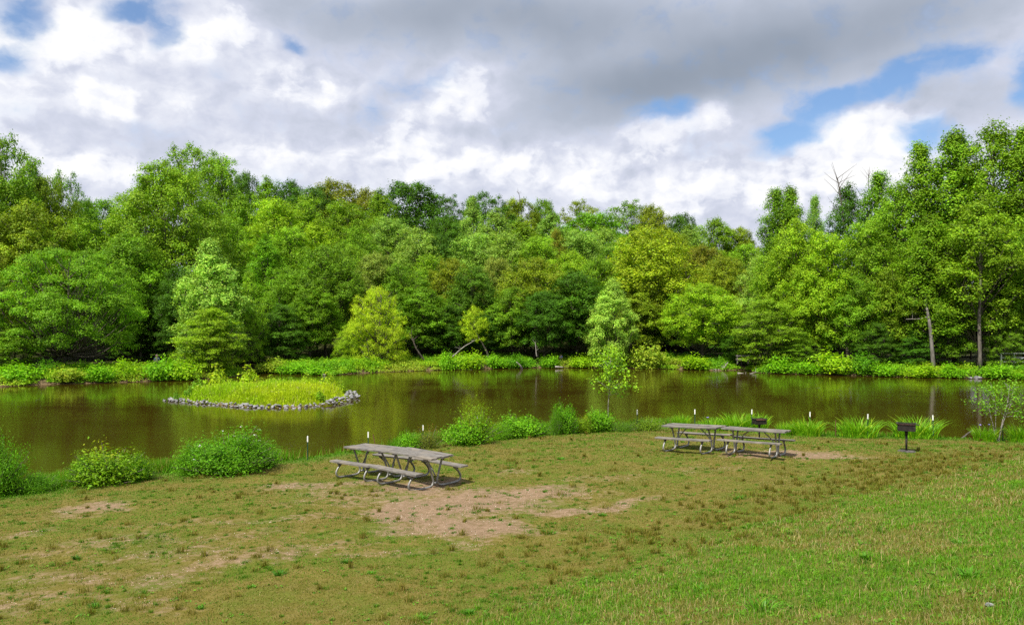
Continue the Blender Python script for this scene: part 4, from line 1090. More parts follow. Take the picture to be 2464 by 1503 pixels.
def picnic_table(name, loc, rz, label, seed, roll=0.0, pitch=0.0):
    r = empty(name, loc, 0, label, 'picnic table', 'picnic tables on the lawn')
    r.rotation_euler = (roll, pitch, rz); r.scale = (TS, TS, TS)
    m = MB()
    for q in range(4):
        plank(m, (R.normal(0, .012), (q - 1.5) * .186, .742 + R.normal(0, .004)), (LT_ + R.normal(0, .014), .166, .042), 12, R.normal(-.004, .005), seed * 10 + q)
    for x in (-.62, .62): m.box((x, 0, .7), (.06, .66, .038))
    m.build('tabletop', woodm, r)
    for s in (-1, 1):
        m = MB(); plank(m, (0, s * .685, .43), (LT_, .235, .042), 12, R.normal(-.007, .005), seed * 10 + 7 + s)
        m.build('seat', woodm, r)
    for e in (-1, 1):
        m = MB(); x = e * .62
        for s in (-1, 1):
            P = spline([[x, s * .59, .395], [x, s * .68, .33], [x, s * .775, .215], [x, s * .80, .12], [x, s * .745, .045], [x, s * .62, .024], [x, s * .3, .022], [x, s * .13, .04], [x, s * .065, .12], [x, s * .075, .22], [x, s * .165, .5], [x, s * .24, .695]], 5)
            m.tube(P, .026, 10)
            # gusset under the seat and mounting flat
            m.add([[x - .004, s * .575, .408], [x - .004, s * .795, .408], [x - .004, s * .70, .30], [x + .004, s * .575, .408], [x + .004, s * .795, .408], [x + .004, s * .70, .30]], [[0, 1, 4, 3], [1, 2, 5, 4], [2, 0, 3, 5]], [[0, 2, 1], [3, 4, 5]])
            m.box((x, s * .685, .4065), (.05, .22, .005))
        m.box((x, 0, .1), (.05, .09, .05))
        f = m.build('leg_frame', galv, r, True)
        mb = MB(); mb.tube(spline([[x - e * .02, .02, .27], [e * .42, .01, .5], [e * .20, 0, .70]], 4), .017, 8)
        mb.box((e * .20, 0, .712), (.09, .05, .015))
        mb.build('brace', galv, f, True)
    return r
def table_pose(NLp, NRp, h=.76 * 1.09):
    """centre and turn of a table from the two ends of its near long edge"""
    pts = []
    for (u, v) in (NLp, NRp):
        z = .9
        for _ in range(30):
            y = F * (EYE - z - h) / (v - V0); x = (u - U0) / F * y; z = .5 * z + .5 * hz(x, y)
        pts.append((x, y))
    return pts
a, b_ = table_pose((822, 1073.8), (1047, 1099.6))
ang = math.atan2(b_[1] - a[1], b_[0] - a[0]); dr = np.array([math.cos(ang), math.sin(ang)]); nrm = np.array([-dr[1], dr[0]])
mid = (np.array(a) + np.array(b_)) / 2 + nrm * .365 * TS
print('front pair', a, b_, math.degrees(ang), np.hypot(*(np.array(a) - np.array(b_))))
def set_table(c, ang, label, seed):
    c = np.array(c); dr = np.array([math.cos(ang), math.sin(ang)]); n_ = np.array([-dr[1], dr[0]])
    e = [hz(*(c + dr * .62 * s * TS)) for s in (-1, 1)]; f = [hz(*(c + n_ * .7 * s)) for s in (-1, 1)]
    z = (sum(e) + sum(f)) / 4 + .006
    picnic_table('picnic_table', (c[0], c[1], z), ang, label, seed, math.atan2(f[1] - f[0], 1.4) * .9, -math.atan2(e[1] - e[0], 1.24) * .9)
set_table(mid - dr * .925 * TS, ang + .02, 'weathered picnic table, left half of the long pair on bare earth', 1)
set_table(mid + dr * .925 * TS, ang, 'weathered picnic table, right half of the long pair on bare earth', 2)
for (p, q, lab, sd_) in (((1593.3, 1023.1), (1724.9, 1029), 'picnic table left and behind in the right hand pair near the shore', 3), ((1736.4, 1029.9), (1887.2, 1040.3), 'picnic table right and in front in the pair beside the grill', 4)):
    a, b_ = table_pose(p, q); an = math.atan2(b_[1] - a[1], b_[0] - a[0]); n_ = np.array([-math.sin(an), math.cos(an)])
    print('table', a, b_, math.degrees(an), np.hypot(*(np.array(a) - np.array(b_))))
    set_table((np.array(a) + np.array(b_)) / 2 + n_ * .365 * TS, an, lab, sd_)

# ------------------------------------------------------------------ pedestal grills
blackm = simple_mat('sooty_black_steel', (.012, .011, .011), (.045, .036, .03), 7, .6, .5, bump=.2)
rustm = simple_mat('rusty_steel', (.10, .045, .022), (.22, .10, .05), 9, .8, .2, bump=.3)
ashm = simple_mat('grey_ash_soil', (.02, .018, .016), (.09, .08, .07), 9, .95, bump=.5)
def grill(u, vb, vt, rz, label, pad):
    x, y, z = ground(u, vb); s = (vb - vt) / F * y / 1.0
    r = empty('pedestal_grill', (x, y, z), rz, label, 'grill', 'pedestal grills on the lawn'); r.scale = (s, s, s)
    m = MB(); m.tube([[0, 0, -.15], [0, 0, .72]], .036, 12); m.tube([[0, 0, .58], [0, 0, .71]], .05, 12); m.box((0, 0, .725), (.16, .16, .016)); m.build('post', blackm, r, True)
    m = MB(); w, d, h, t = .54, .40, .235, .012; zc = .735
    m.box((0, 0, zc + .006), (w, d, .012))
    m.box((0, -d / 2 + t / 2, zc + .012 + h / 2 - .02), (w, t, h - .04)); m.box((0, d / 2 - t / 2, zc + .012 + h / 2), (w, t, h))
    for e in (-1, 1): m.box((e * (w / 2 + t / 2 + .0005), 0, zc + .012 + h / 2), (t, d + .002, h))
    fb = m.build('firebox', blackm, r)
    m = MB()
    for e in (-1, 1): m.box((e * (w / 2 + .02), 0, zc + h + .02), (.055, d + .07, .01))
    for e in (-1, 1): m.box((0, e * (d / 2 + .02), zc + h + .0225), (w + .09, .05, .009))
    m.build('rim', blackm, fb)
    m = MB()
    for q in range(13): m.tube([[-w / 2 + .03 + q * (w - .06) / 12, -d / 2 + .02, zc + h - .02], [-w / 2 + .03 + q * (w - .06) / 12, d / 2 - .02, zc + h - .02]], .006, 5)
    m.tube([[-w / 2, -d / 2 + .03, zc + h - .028], [w / 2, -d / 2 + .03, zc + h - .028]], .008, 5); m.tube([[-w / 2, d / 2 - .03, zc + h - .028], [w / 2, d / 2 - .03, zc + h - .028]], .008, 5)
    m.build('cooking_grate', rustm, r)
    m = MB(); m.tube(spline([[w / 2 + .04, -.08, zc + h - .01], [w / 2 + .12, -.08, zc + h - .02], [w / 2 + .12, .08, zc + h - .02], [w / 2 + .04, .08, zc + h - .01]], 5), .009, 6); m.build('handle', blackm, r, True)
    if pad:
        bm = bmesh.new(); bmesh.ops.create_icosphere(bm, subdivisions=3, radius=1)
        for v in bm.verts: v.co = Vector((v.co.x * .31, v.co.y * .24, max(-.04, v.co.z * .06 + .02 * math.sin(v.co.x * 19) * math.cos(v.co.y * 17))))
        me = bpy.data.meshes.new('ash_heap'); bm.to_mesh(me); bm.free(); link('ash_heap', me, ashm, r)
grill(2181, 1086, 1017, -.42, 'black pedestal grill standing alone at the right of the lawn', True)
grill(1827, 1056, 1006, .25, 'black pedestal grill behind the right hand picnic tables', False)

# ------------------------------------------------------------------ marker posts and stakes
greenp = simple_mat('dark_green_post_paint', (.010, .045, .028), (.020, .075, .045), 10, .5, .2)
whitep = simple_mat('white_post_tip', (.75, .75, .72), (.86, .86, .84), 10, .5)
PG = 'green posts with white tips along the near shore'
def post(u, vt, vb, label, tilt=0.0):
    x, y, z = ground(u, vb)
    h = max(.5, EYE - (vt - V0) / F * y - z)
    r = empty('marker_post', (x, y, z), R.uniform(-.4, .4), label, 'fence post', PG); r.rotation_euler = (R.normal(0, .01), tilt, r.rotation_euler[2])
    m = MB(); hz_ = h - .2
    m.box((0, 0, hz_ / 2 - .15), (.034, .007, hz_ + .3)); m.box((0, .0185, hz_ / 2 - .15), (.007, .03, hz_ + .3))
    for q in range(int(hz_ / .09)): m.box((0, -.0065, .06 + q * .09), (.012, .006, .02))
    m.build('stake', greenp, r)
    m = MB(); m.box((0, 0, hz_ + .1), (.042, .013, .2)); m.box((0, .0225, hz_ + .1), (.013, .032, .2)); m.build('white_tip', whitep, r)
post(396, 1081, 1130, 'green post with white tip between the two shrubs at the left')
post(740, 1048, 1107, 'green post with white tip left of the long table pair')
post(886, 1038, 1092, 'green post with white tip behind the left end of the long table pair')
post(1018, 1022, 1074, 'green post with white tip standing in the reddish tipped shrub')
post(1149, 1000, 1060, 'green post with white tip standing in the wispy shrub')
post(1533, 985, 1036, 'green post with white tip among the grassy shrubs right of the sapling')
post(1672, 984, 1033, 'green post with white tip behind the left table of the right hand pair')
post(1809, 984, 1038, 'green post with white tip behind the grill at the right hand tables')
post(1949, 990, 1046, 'green post with white tip in the iris clump right of the tables')
post(2088, 995, 1052, 'green post with white tip in the iris clump midway to the far grill')
post(2246, 998, 1056, 'green post with white tip right of the lone grill', -.02)
post(2413, 1008, 1061, 'green post with white tip among the stems of the right sapling')
def stake(u, vt, vb, label, tilt, mat=rustm):
    x, y, z = ground(u, vb); h = EYE - (vt - V0) / F * y - z
    m = MB(); m.box((0, 0, h / 2 - .1), (.03, .006, h + .2)); m.box((0, .014, h / 2 - .1), (.006, .024, h + .2))
    o = m.build('rusty_stake', mat, None, False, (x, y, z)); o.rotation_euler = (0, tilt, .3); tag(o, label, 'stake', 'rusty stakes at the near shore')
stake(1420, 1011, 1038, 'short rusty stake in the shrub near the sapling', 0)
stake(905, 1043, 1083, 'leaning rusty stake right of the post behind the long table pair', -.18)
stake(1185, 1029, 1054, 'thin dark stake between the wispy and glossy shrubs', .02)
stake(2011, 1010, 1050, 'upright rusty stake between two iris clumps', 0)

# ------------------------------------------------------------------ gate, railing, driftwood, people on the far bank
greym = simple_mat('grey_painted_steel', (.46, .47, .48), (.62, .63, .64), 6, .5, .3)
def gate():
    y = 69.5; x0 = (2409 - U0) / F * y; x1 = (2480 - U0) / F * y; z = hz(x0, y) - .05; h = EYE - (848 - V0) / F * y - z
    r = empty('metal_gate', (x0, y, z), 0, 'grey metal gate with four rails on the right far bank', 'gate')
    w = x1 - x0
    m = MB(); 
    for xx in (0, w): m.box((xx, 0, h / 2), (.09, .09, h))
    m.box((w / 2, 0, h - .04), (w - .1, .05, .07)); m.box((w / 2, 0, .16), (w - .1, .05, .07)); m.build('gate_frame', greym, r)
    for q in range(3): 
        m = MB(); m.box((w / 2, 0, .16 + (h - .2) * (q + 1) / 4), (w - .1, .035, .055)); m.build('rail', greym, r)
    m = MB(); L_ = math.hypot(w, h - .2); m.box((w / 2, -.046, h / 2 + .05), (L_ - .25, .02, .05), (0, -math.atan2(h - .2, w), 0)); m.box((w * .45, .044, h / 2 + .05), (.05, .03, h - .3)); m.build('brace', greym, r)
gate()
def railing():
    y = 76.5; x0 = (1774 - U0) / F * y; x1 = (1800 - U0) / F * y; z = EYE - (853 - V0) / F * y - .85
    r = empty('wooden_railing', (x0, y, z), 0, 'short pale wooden railing half hidden behind the inlet', 'railing')
    top = EYE - (853 - V0) / F * y - z
    for q in range(2):
        m = MB(); m.box((q * (x1 - x0), 0, top / 2), (.1, .1, top)); m.build('post', woodm, r)
    for zz in (top - .08, top - .42):
        m = MB(); m.box(((x1 - x0) / 2, -.072, zz), (x1 - x0 + .3, .04, .12)); m.build('rail', woodm, r)
railing()
drift = simple_mat('bleached_driftwood', (.17, .15, .125), (.34, .31, .27), 5, .85, bump=.4)
darkw = simple_mat('wet_dark_wood', (.05, .04, .032), (.12, .10, .085), 5, .8, bump=.4)
def wood(name, pts, rad, mat, label, cat, twigs=0, group=None, base=None):
    """pts in photo units with distance: (u, v, y)"""
    P = np.array([((u - U0) / F * y, y, EYE - (v - V0) / F * y) for (u, v, y) in pts]); o0 = P[0].copy()
    sp = spline(P - o0, 5); sp[:, :] += np.cumsum(R.normal(0, .008, sp.shape), 0)
    m = MB(); m.tube(sp, np.linspace(rad, rad * .35, len(sp)), 7)
    for q in range(twigs):
        b = sp[int(len(sp) * R.uniform(.35, .95))]; e = b + np.array([R.normal(0, .5), R.normal(0, .3), R.uniform(.3, 1.2)]) * np.linalg.norm(sp[-1]) * .25
        m.tube([b, (b + e) / 2 + R.normal(0, .04, 3), e], np.array([rad * .4, rad * .25, rad * .1]), 4, False)
    o = m.build(name, mat, None, True, tuple(o0)); tag(o, label, cat, group)
wood('driftwood_log', [(1256, 886, 80.2), (1252, 879, 80), (1243, 871, 79.8)], .13, drift, 'white bleached log leaning out of the water at the middle far bank', 'log')
wood('driftwood_log', [(1078, 888, 79.3), (1110, 887, 79.2), (1142, 889, 79)], .09, drift, 'pale log lying along the waterline right of the drooping tree', 'log')
wood('driftwood_log', [(1336, 882, 80.6), (1356, 882, 80.6)], .12, drift, 'short pale log lying at the waterline below the blue shirted person', 'log')
wood('driftwood_branch', [(1715, 889, 78), (1738, 887, 77.8), (1752, 871, 77.8)], .11, drift, 'forked driftwood branch at the mouth of the inlet', 'branch', 3)
wood('driftwood_branch', [(1775, 896, 74), (1800, 898, 73.5), (1822, 894, 73)], .06, drift, 'thin driftwood lying in the water at the inlet', 'branch', 2)
wood('dead_tree', [(1022, 868, 81), (1002, 838, 81), (993, 812, 81), (985, 800, 81)], .10, barkm, 'bare grey dead tree leaning left beside the bright drooping tree', 'dead tree', 5)
wood('dead_tree', [(1088, 858, 81.5), (1115, 835, 81.5), (1140, 820, 81.5)], .08, drift, 'grey dead branch slanting up to the right on the far bank', 'dead tree', 6)
wood('dead_tree', [(1292, 858, 82), (1290, 842, 82), (1288, 824, 82)], .07, drift, 'small whitish forked snag at the middle of the far bank', 'dead tree', 4)
wood('dead_tree', [(2035, 600, 85), (2028, 520, 85), (2020, 460, 85), (2014, 428, 85)], .08, barkm, 'tall bare grey snag on the right skyline', 'dead tree', 14)
wood('dead_tree', [(2095, 520, 85), (2090, 450, 85), (2088, 408, 85)], .05, barkm, 'thin bare twigs rising above the plumed tree on the right skyline', 'dead tree', 9)
wood('dead_tree', [(1252, 500, 143), (1250, 470, 143), (1246, 462, 143)], .06, barkm, 'bare twigs above the olive tree on the middle skyline', 'dead tree', 8)
wood('tree_limb', [(2245, 758, 71.5), (2215, 766, 71.2), (2180, 768, 71)], .07, drift, 'pale broken limb sticking out left of the bare trunk', 'branch', 1)
wood('floating_log', [(2312, 1056, 33.6), (2325, 1048, 33.9), (2345, 1035, 34.4)], .05, darkw, 'dark log slanting out of the water right of the lone grill', 'log')
wood('pale_trunk', [(2247, 888, 70.2), (2240, 800, 70.3), (2232, 745, 70.8), (2228, 700, 72.6)], .19, simple_mat('pale_scarred_bark', (.07, .06, .05), (.21, .19, .165), 3, .9, bump=.5, stretch=(2, 2, .5)), 'pale bare tree trunk in front of the shaded right hand woods', 'tree trunk')
wood('straight_trunk', [(2359, 890, 69.2), (2357, 760, 69.2), (2360, 640, 69.6), (2354, 500, 71.5)], .17, simple_mat('brown_vine_bark', (.06, .05, .04), (.17, .145, .12), 3, .9, bump=.5, stretch=(2, 2, .5)), 'long thin straight trunk left of the metal gate', 'tree trunk')
for q, (u, w, lab) in enumerate(((2335, .25, 'small pale rock at the right waterline'), (2352, .45, 'largest pale rock at the right waterline'), (2430, .28, 'dark rock at the right waterline below the gate'), (780, .2, 'small rock at the waterline left of the drooping tree'))):
    vv = 911 - .0 * q if u > 2000 else 903; y = F * EYE / (vv - V0) + .25; x = (u - U0) / F * y
    o = link('bank_rock', SM[q % 5], stonem if q != 2 else darkw, None, (x, y, .08)); o.scale = (w, w * .7, w * .8); tag(o, lab, 'rock', 'rocks on the far bank')
x, y, z = ground(2380, 1459); o = link('lawn_stone', SM[1], stonem, None, (x, y, z + .015)); o.scale = (.055, .05, .05); tag(o, 'small grey stone lying in the grass at the bottom right', 'stone')

# ---- two tiny figures on the far bank
skin = simple_mat('skin', (.50, .30, .22), (.58, .36, .27), 20, .6)
hairm = simple_mat('dark_hair', (.03, .022, .016), (.06, .045, .03), 30, .7)
def person(u, vtop, y, label, shirt_col, h, hat=None, rz=0.0):
    x = (u - U0) / F * y; zt = EYE - (vtop - V0) / F * y; zg = hz(x, y); h = max(.95, zt - zg); s = h / 1.7
    r = empty('person', (x, y, zg), rz, label, 'person', 'people on the far bank'); r.scale = (s, s, s)
    bm = bmesh.new()
    J = {'pel': (0, 0, .92, .13), 'ch': (0, .0, 1.22, .15), 'ne': (0, 0, 1.43, .065), 'he': (0, -.01, 1.57, .10), 'ht': (0, 0, 1.66, .075), 'hl': (.09, 0, .86, .09), 'kl': (.10, -.02, .48, .06), 'al': (.10, 0, .07, .045), 'tl': (.11, -.14, .03, .035), 'hr': (-.09, 0, .86, .09), 'kr': (-.10, -.05, .48, .06), 'ar': (-.10, .04, .07, .045), 'tr': (-.11, -.10, .03, .035), 'sl': (.19, 0, 1.37, .06), 'el': (.25, .02, 1.1, .045), 'wl': (.24, -.12, .88, .035), 'fl': (.235, -.17, .81, .03), 'sr': (-.19, 0, 1.37, .06), 'er': (-.25, .02, 1.1, .045), 'wr': (-.24, -.12, .88, .035), 'fr': (-.235, -.17, .81, .03)}
    E = [('pel', 'ch'), ('ch', 'ne'), ('ne', 'he'), ('he', 'ht'), ('pel', 'hl'), ('hl', 'kl'), ('kl', 'al'), ('al', 'tl'), ('pel', 'hr'), ('hr', 'kr'), ('kr', 'ar'), ('ar', 'tr'), ('ch', 'sl'), ('sl', 'el'), ('el', 'wl'), ('wl', 'fl'), ('ch', 'sr'), ('sr', 'er'), ('er', 'wr'), ('wr', 'fr')]
    def skinned(name, keys, grow, mat):
        ks = [k for k in J if k in keys]; me = bpy.data.meshes.new(name)
        me.from_pydata([J[k][:3] for k in ks], [(ks.index(p), ks.index(q)) for p, q in E if p in ks and q in ks], [])
        o = link(name, me, mat, r); md = o.modifiers.new('skin', 'SKIN')
        for k, v in zip(ks, me.skin_vertices[0].data): v.radius = (J[k][3] * grow,) * 2; v.use_root = (k == ks[0])
        sb = o.modifiers.new('sub', 'SUBSURF'); sb.levels = 1; sb.render_levels = 1
    skinned('body', set(J), 1.0, skin)
    skinned('shirt', {'pel', 'ch', 'sl', 'sr', 'el', 'er'}, 1.13, simple_mat('shirt_cloth', tuple(c * .85 for c in shirt_col), shirt_col, 12, .85))
    skinned('trousers', {'pel', 'hl', 'hr', 'kl', 'kr', 'al', 'ar'}, 1.16, simple_mat('trouser_cloth', (.05, .05, .06), (.08, .08, .10), 12, .85))
    m = MB(); m.lathe([(.0, 1.70), (.07, 1.69), (.105, 1.64), (.112, 1.58)] + ([(.17, 1.575), (.17, 1.57)] if hat else [(.10, 1.52)]), 14, (0, .015, 0)); m.build('hat' if hat else 'hair', simple_mat('hat_cloth', tuple(c * .9 for c in hat), hat, 12, .85) if hat else hairm, r, True)
person(377, 852, 69.5, 'person in a pale blue top and pink cap standing on the left far bank', (.32, .45, .62), 1.2, (.75, .45, .42), .3)
person(1350, 851, 83.5, 'person in a bright blue shirt among the bank plants right of centre', (.02, .08, .62), 1.2, None, -.4)
# ------------------------------------------------------------------ lawn grass
grassm = leaf_mat('lawn_blades', .34, .22, .55, use_obj=False, col=(1, 1, 1))
PAL = dict(dry=np.array([[.145, .140, .013], [.195, .168, .028], [.108, .135, .010], [.32, .26, .10]]), green=np.array([[.085, .215, .005], [.12, .26, .007], [.065, .175, .005]]), hill=np.array([[.11, .215, .008], [.155, .215, .012], [.22, .19, .03], [.44, .35, .13], [.095, .235, .006], [.12, .25, .008]]), brown=np.array([[.165, .155, .014], [.130, .148, .011], [.24, .19, .04]]))
def blades(x, y, z, h, w, col, rng, lean=.6):
    n = len(x); a = rng.uniform(0, 6.28, n); ln = rng.uniform(.1, 1.0, n) * lean * h
    b = np.stack([x, y, z - .008], 1); D = np.stack([np.cos(a), np.sin(a), np.zeros(n)], 1)
    md = b + D * (ln * .3)[:, None] + np.array([0, 0, 1.]) * (h * .6)[:, None]
    tp = b + D * ln[:, None] + np.array([0, 0, 1.]) * (h * np.sqrt(np.clip(1 - (ln / h) ** 2 * .5, .2, 1)))[:, None]
    t2 = a + 1.57 + rng.normal(0, .5, n); sdv = np.stack([np.cos(t2), np.sin(t2), np.zeros(n)], 1) * (w * .5)[:, None]
    V = np.stack([b - sdv, b + sdv, md - sdv * .75, md + sdv * .75, tp], 1).reshape(-1, 3)
    i5 = (np.arange(n) * 5)[:, None]
    return V, i5 + np.array([0, 1, 3, 2]), i5 + np.array([2, 3, 4]), np.repeat(col, 5, 0)
def pick(p, n, rng, var=.14): return p[rng.integers(len(p), size=n)] * rng.normal(1, var, (n, 1)).clip(.5, 1.6)
def lawn():
    rng = np.random.default_rng(77); n = 800000
    y = np.exp(rng.uniform(np.log(4.6), np.log(39), n)); x = rng.uniform(-1, 1, n) * (.68 * y + 4.5)
    z, sd, si, td = height(x, y, True)
    vis = (V0 + (EYE - z) / y * F < 1600) & (sd > .05); x, y, z, sd, td = x[vis], y[vis], z[vis], sd[vis], td[vis]; n = len(x)
    dirt = dirt_at(x, y) + (fbm(x * 6, y * 6, 3, 3) - .5) * 1.1; hill = sstep(-.6, 1.2, td); lush = lush_at(x, y, sd)
    keep = (dirt < .42) | (rng.random(n) < .05); x, y, z, sd, td, hill, lush = x[keep], y[keep], z[keep], sd[keep], td[keep], hill[keep], lush[keep]; n = len(x)
    pn = fbm(x * .9, y * .9, 51, 4); pg = fbm(x * 2.3 + 5, y * 2.3, 61, 3)
    gsel = rng.random(n) < sstep(.43, .63, pn) * .75 + lush * .9 + .07
    col = pick(PAL['dry'], n, rng); g = pick(PAL['green'], n, rng); hc = pick(PAL['hill'], n, rng)
    col[gsel] = g[gsel]
    hs = rng.random(n) < hill; pl = fbm(x * .55 + 3, y * .55, 71, 4); hg = rng.random(n) < sstep(.40, .60, pl * .6 + pg * .4) * .85; bw = rng.random(n) < sstep(.52, .40, pl * .7 + pg * .3) * .6
    hc[bw] = (pick(PAL['dry'], n, rng) * np.array([1.15, 1.1, 1.3]))[bw]
    hc[hg] = pick(PAL['green'], n, rng)[hg] * 1.15
    col[hs] = hc[hs]
    h = rng.uniform(.015, .04, n) * (1 - hill) + rng.uniform(.02, .085, n) * hill * (.6 + .8 * pg) + lush * rng.uniform(.02, .08, n)
    w = np.maximum(.0045, .62 * y / 804.) * rng.uniform(.7, 1.3, n); h = np.maximum(h, 1.1 * y / 804.)
    V, q, t, c = blades(x, y, z, h, w, col, rng, .9)
    o = link('lawn_grass', npmesh('lawn_grass', V, [q, t], c), grassm); tag(o, 'short dry and green grass of the sloping lawn', 'grass', None, 'stuff')
lawn()
def tufts():
    """small dark green and brownish tufts scattered over the dry lawn"""
    rng = np.random.default_rng(78); n = 7600
    y = np.exp(rng.uniform(np.log(6.5), np.log(35), n)); x = rng.uniform(-1, 1, n) * (.66 * y + 4.5)
    z, sd, si, td = height(x, y, True)
    k = (sd > .6) & (td < 1.0 + rng.normal(0, .4, n)); x, y, td = x[k], y[k], td[k]; n = len(x)
    band = np.exp(-((td + .8) / 1.3) ** 2) * sstep(1.5, 5, x)
    typ = np.where(rng.random(n) < .16 + .3 * band, 1, 0)   # 1 brown bunch grass, 0 green rosette
    keep = rng.random(n) < .40 + .6 * sstep(.45, .6, fbm(x * .5, y * .5, 13, 3)) ; x, y, typ = x[keep], y[keep], typ[keep]
    # denser brown band along the foot of the slope
    m = 420; s = 3.5 + 20 * rng.random(m) ** .9; off = rng.normal(-1.0, .75, m)
    bx = -1.7 + .75 * s + .66 * off; by = 9.9 + .66 * s - .75 * off
    x = np.concatenate([x, bx]); y = np.concatenate([y, by]); typ = np.concatenate([typ, np.where(rng.random(m) < .9, 1, 0)])
    n = len(x); sz = rng.lognormal(-2.6, .5, n).clip(.03, .28) * np.where(typ == 1, 1.15, 1.0) * (.8 + .5 * (rng.random(n) < .15)); hgt = np.where(typ == 1, rng.uniform(.05, .17, n), rng.uniform(.025, .065, n))
    kb = 40; idx = np.repeat(np.arange(n), kb)
    px = x[idx] + rng.normal(0, 1, n * kb) * sz[idx] * .6; py = y[idx] + rng.normal(0, 1, n * kb) * sz[idx] * .6
    z = height(px, py)
    col = np.where((typ[idx] == 1)[:, None], pick(PAL['brown'], n * kb, rng), pick(PAL['green'], n * kb, rng) * .85)
    w = np.maximum(.006, .5 * py / 804.)
    V, q, t, c = blades(px, py, z, hgt[idx] * rng.uniform(.6, 1.2, n * kb), w, col, rng, 1.0)
    o = link('grass_tufts', npmesh('grass_tufts', V, [q, t], c), grassm); tag(o, 'small green and brownish grass tufts scattered over the lawn', 'grass tufts', None, 'stuff')
tufts()
def slope_clumps():
    """coarser green clumps and low broad leaved weeds in the slope grass"""
    rng = np.random.default_rng(83); n = 2200
    y = np.exp(rng.uniform(np.log(5.0), np.log(24), n)); x = rng.uniform(-1, 1, n) * (.66 * y + 4.5)
    z, sd, si, td = height(x, y, True); k = (td > -.3) & (rng.random(n) < .25 + .75 * sstep(.45, .6, fbm(x * .8, y * .8, 29, 3))); x, y = x[k], y[k]; n = len(x)
    kb = 34; idx = np.repeat(np.arange(n), kb); sz = rng.lognormal(-2.7, .45, n).clip(.03, .2); hg = rng.uniform(.035, .11, n)
    px = x[idx] + rng.normal(0, .6, n * kb) * sz[idx]; py = y[idx] + rng.normal(0, .6, n * kb) * sz[idx]
    cc = pick(PAL['green'], n, rng, .22)[idx] * rng.normal(1.1, .15, (n * kb, 1)); st = rng.random(n * kb) < .1; cc[st] = np.array([.42, .34, .14])
    V, q, t, c = blades(px, py, height(px, py), hg[idx] * rng.uniform(.6, 1.3, n * kb), np.maximum(.006, .6 * py / 804.), cc, rng, 1.15)
    m = 3800; y2 = np.exp(rng.uniform(np.log(5.0), np.log(20), m)); x2 = rng.uniform(-1, 1, m) * (.66 * y2 + 4.5); z2, s2, i2, t2 = height(x2, y2, True)
    k = (s2 > .6) & (dirt_at(x2, y2) < .3) & (rng.random(m) < np.where(t2 > 0, 1, .45)); x2, y2 = x2[k], y2[k]; m = len(x2)
    i2 = np.repeat(np.arange(m), 7); lx = x2[i2] + rng.normal(0, .035, m * 7); ly = y2[i2] + rng.normal(0, .035, m * 7)
    P = np.stack([lx, ly, height(lx, ly) + rng.uniform(.008, .035, m * 7)], 1)
    V2, F2 = leaves(P, unit(rng.normal(0, .35, P.shape) + [0, 0, 1]), .045, rng, .55)
    c2 = np.repeat(np.array([.10, .245, .010]) * rng.normal(1, .2, (m * 7, 1)), 4, 0)
    o = link('slope_weeds', npmesh('slope_weeds', np.concatenate([V, V2]), [q, t, F2 + len(V)], np.concatenate([c, c2])), grassm); tag(o, 'green grass clumps and small broad leaved weeds on the slope', 'weeds', None, 'stuff')
slope_clumps()
def seedheads():
    """straw coloured stalks standing in the slope grass"""
    rng = np.random.default_rng(79); n = 13000
    y = np.exp(rng.uniform(np.log(4.8), np.log(26), n)); x = rng.uniform(-1, 1, n) * (.66 * y + 4.5)
    z, sd, si, td = height(x, y, True); k = (td > .4) & (fbm(x * 1.2, y * 1.2, 8, 3) > .42); x, y, z = x[k], y[k], z[k]; n = len(x)
    col = np.array([.46, .38, .19]) * rng.normal(1, .2, (n, 1)).clip(.5, 1.5)
    V, q, t, c = blades(x, y, z, rng.uniform(.05, .17, n), np.maximum(.003, .36 * y / 804.), col, rng, .75)
    o = link('dry_stalks', npmesh('dry_stalks', V, [q, t], c), grassm); tag(o, 'straw coloured dry grass stalks on the near slope', 'grass stalks', None, 'stuff')
seedheads()
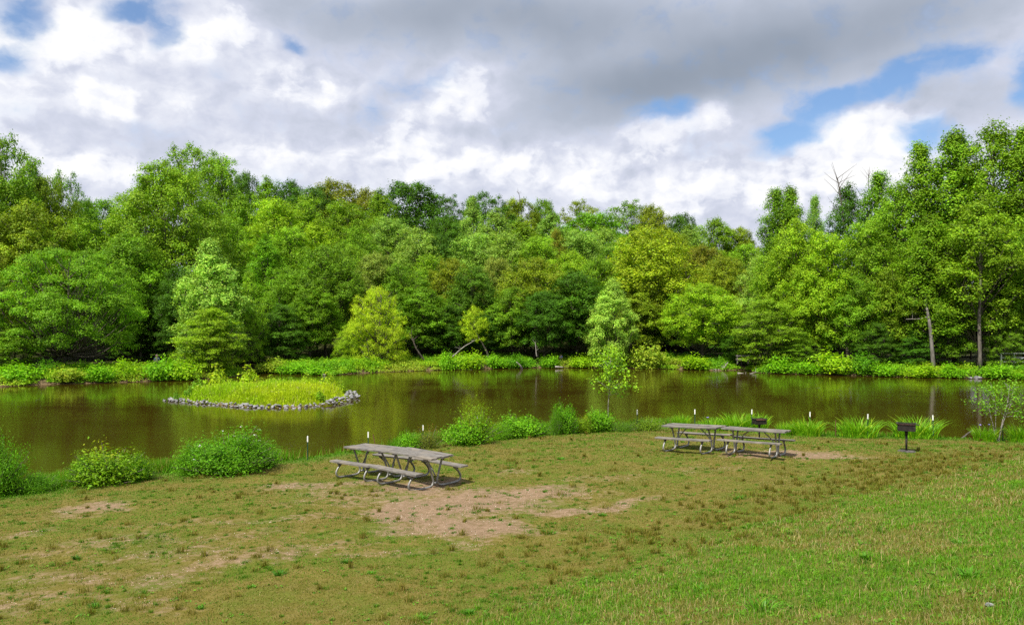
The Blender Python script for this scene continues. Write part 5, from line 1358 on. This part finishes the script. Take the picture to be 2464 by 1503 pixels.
def pebbles():
    rng = np.random.default_rng(80); n = 2600; xs_, ys_ = [], []
    for (cx, c2, rx, ry, w) in DP:
        m = int(30 + 200 * w * min(1.5, rx * ry)); a = rng.uniform(0, 6.28, m); q = np.sqrt(rng.random(m)); xs_.append(cx + np.cos(a) * q * rx); ys_.append(c2 + np.sin(a) * q * ry)
    x = np.concatenate(xs_); y = np.concatenate(ys_); k = dirt_at(x, y) > .35; x, y = x[k], y[k]; z = height(x, y); n = len(x)
    s = np.maximum(rng.uniform(.004, .013, n), .25 * y / 804. * rng.uniform(.5, 1.2, n))
    oct_ = np.array([[1, 0, 0], [-1, 0, 0], [0, 1, 0], [0, -1, 0], [0, 0, .8], [0, 0, -.6]])
    V = (np.stack([x, y, z + s * .2], 1)[:, None] + oct_ * s[:, None, None] * rng.uniform(.6, 1.3, (n, 6, 1))).reshape(-1, 3)
    f = np.array([[0, 2, 4], [2, 1, 4], [1, 3, 4], [3, 0, 4], [2, 0, 5], [1, 2, 5], [3, 1, 5], [0, 3, 5]])
    Fc = ((np.arange(n) * 6)[:, None, None] + f).reshape(-1, 3)
    c = np.where(rng.random((n, 1)) < .3, np.array([[.46, .39, .32]]), np.array([[.36, .25, .17]])) * rng.normal(1, .18, (n, 1))
    m, T, out = new_mat('pebble_stone'); p = T.node('ShaderNodeBsdfPrincipled', {'Base Color': T.attr('Col', 'Color'), 'Roughness': .9}); T.set(out.inputs[0], p.outputs[0])
    o = link('pebbles', npmesh('pebbles', V, Fc, np.repeat(c, 6, 0)), m); tag(o, 'pale pebbles and grit on the bare earth patches', 'pebbles', None, 'stuff')
pebbles()
# broad leaved weeds that stand out near the camera
WG = 'weed rosettes in the lawn'
def weed(u, v, du, hgt, label, col=(.10, .27, .014), n=60, w=.022):
    x, y, z = ground(u, v); rr = du / F * y
    me = blade_mesh('weed', int(u * 7 + v), hgt, rr * .8, n, max(w, .9 * y / 804.), 1.15, .05, 3)
    o = link('weed_rosette', me, bladem, None, (x, y, z - .01)); o.color = (*col, 1); tag(o, label, 'weed', WG)
for dat in [(1830, 1468, 46, .20, 'large leafy green weed at the bottom right of the lawn'), (2335, 1390, 34, .15, 'leafy green weed near the right edge of the lawn above the small stone'), (1690, 1420, 40, .10, 'flat spreading weed left of the large bottom right weed'), (1010, 1490, 34, .10, 'bright weed at the bottom edge left of centre'),
            (674, 1382, 20, .10, 'dark green grass tuft below the bare earth streak at the lower left', (.06, .18, .012)), (833, 1354, 14, .10, 'small dark tuft on the lawn above the lower bare streak', (.06, .18, .012)), (1318, 1283, 28, .10, 'bushy green tuft right below the main bare patch', (.08, .23, .012)), (895, 1380, 14, .07, 'small bright tuft right of the dark green tuft', (.10, .28, .012)),
            (228, 1460, 14, .08, 'small green tuft at the bottom left of the lawn', (.08, .22, .012)), (482, 1462, 14, .06, 'low green tuft at the bottom left third of the lawn', (.08, .24, .012)), (183, 1345, 9, .10, 'small dark upright tuft at the left of the lawn', (.06, .16, .012)), (1780, 1200, 24, .12, 'green tuft in the brown grass band at the foot of the slope', (.08, .24, .012)), (2310, 1310, 22, .12, 'leafy weed on the right slope', (.10, .27, .014)), (1450, 1240, 14, .08, 'green tuft at the right tip of the main bare patch', (.08, .23, .012)),
            (605, 1412, 14, .06, 'bright low tuft right of the bottom left tufts', (.10, .27, .012)), (1128, 1478, 18, .10, 'dark weed at the bottom centre of the lawn', (.08, .22, .012)), (2090, 1345, 26, .12, 'green weed in the middle of the right slope', (.10, .26, .014)), (1350, 1105, 13, .12, 'green tuft on the lawn below the near shore sapling', (.08, .25, .012))]:
    weed(*dat)
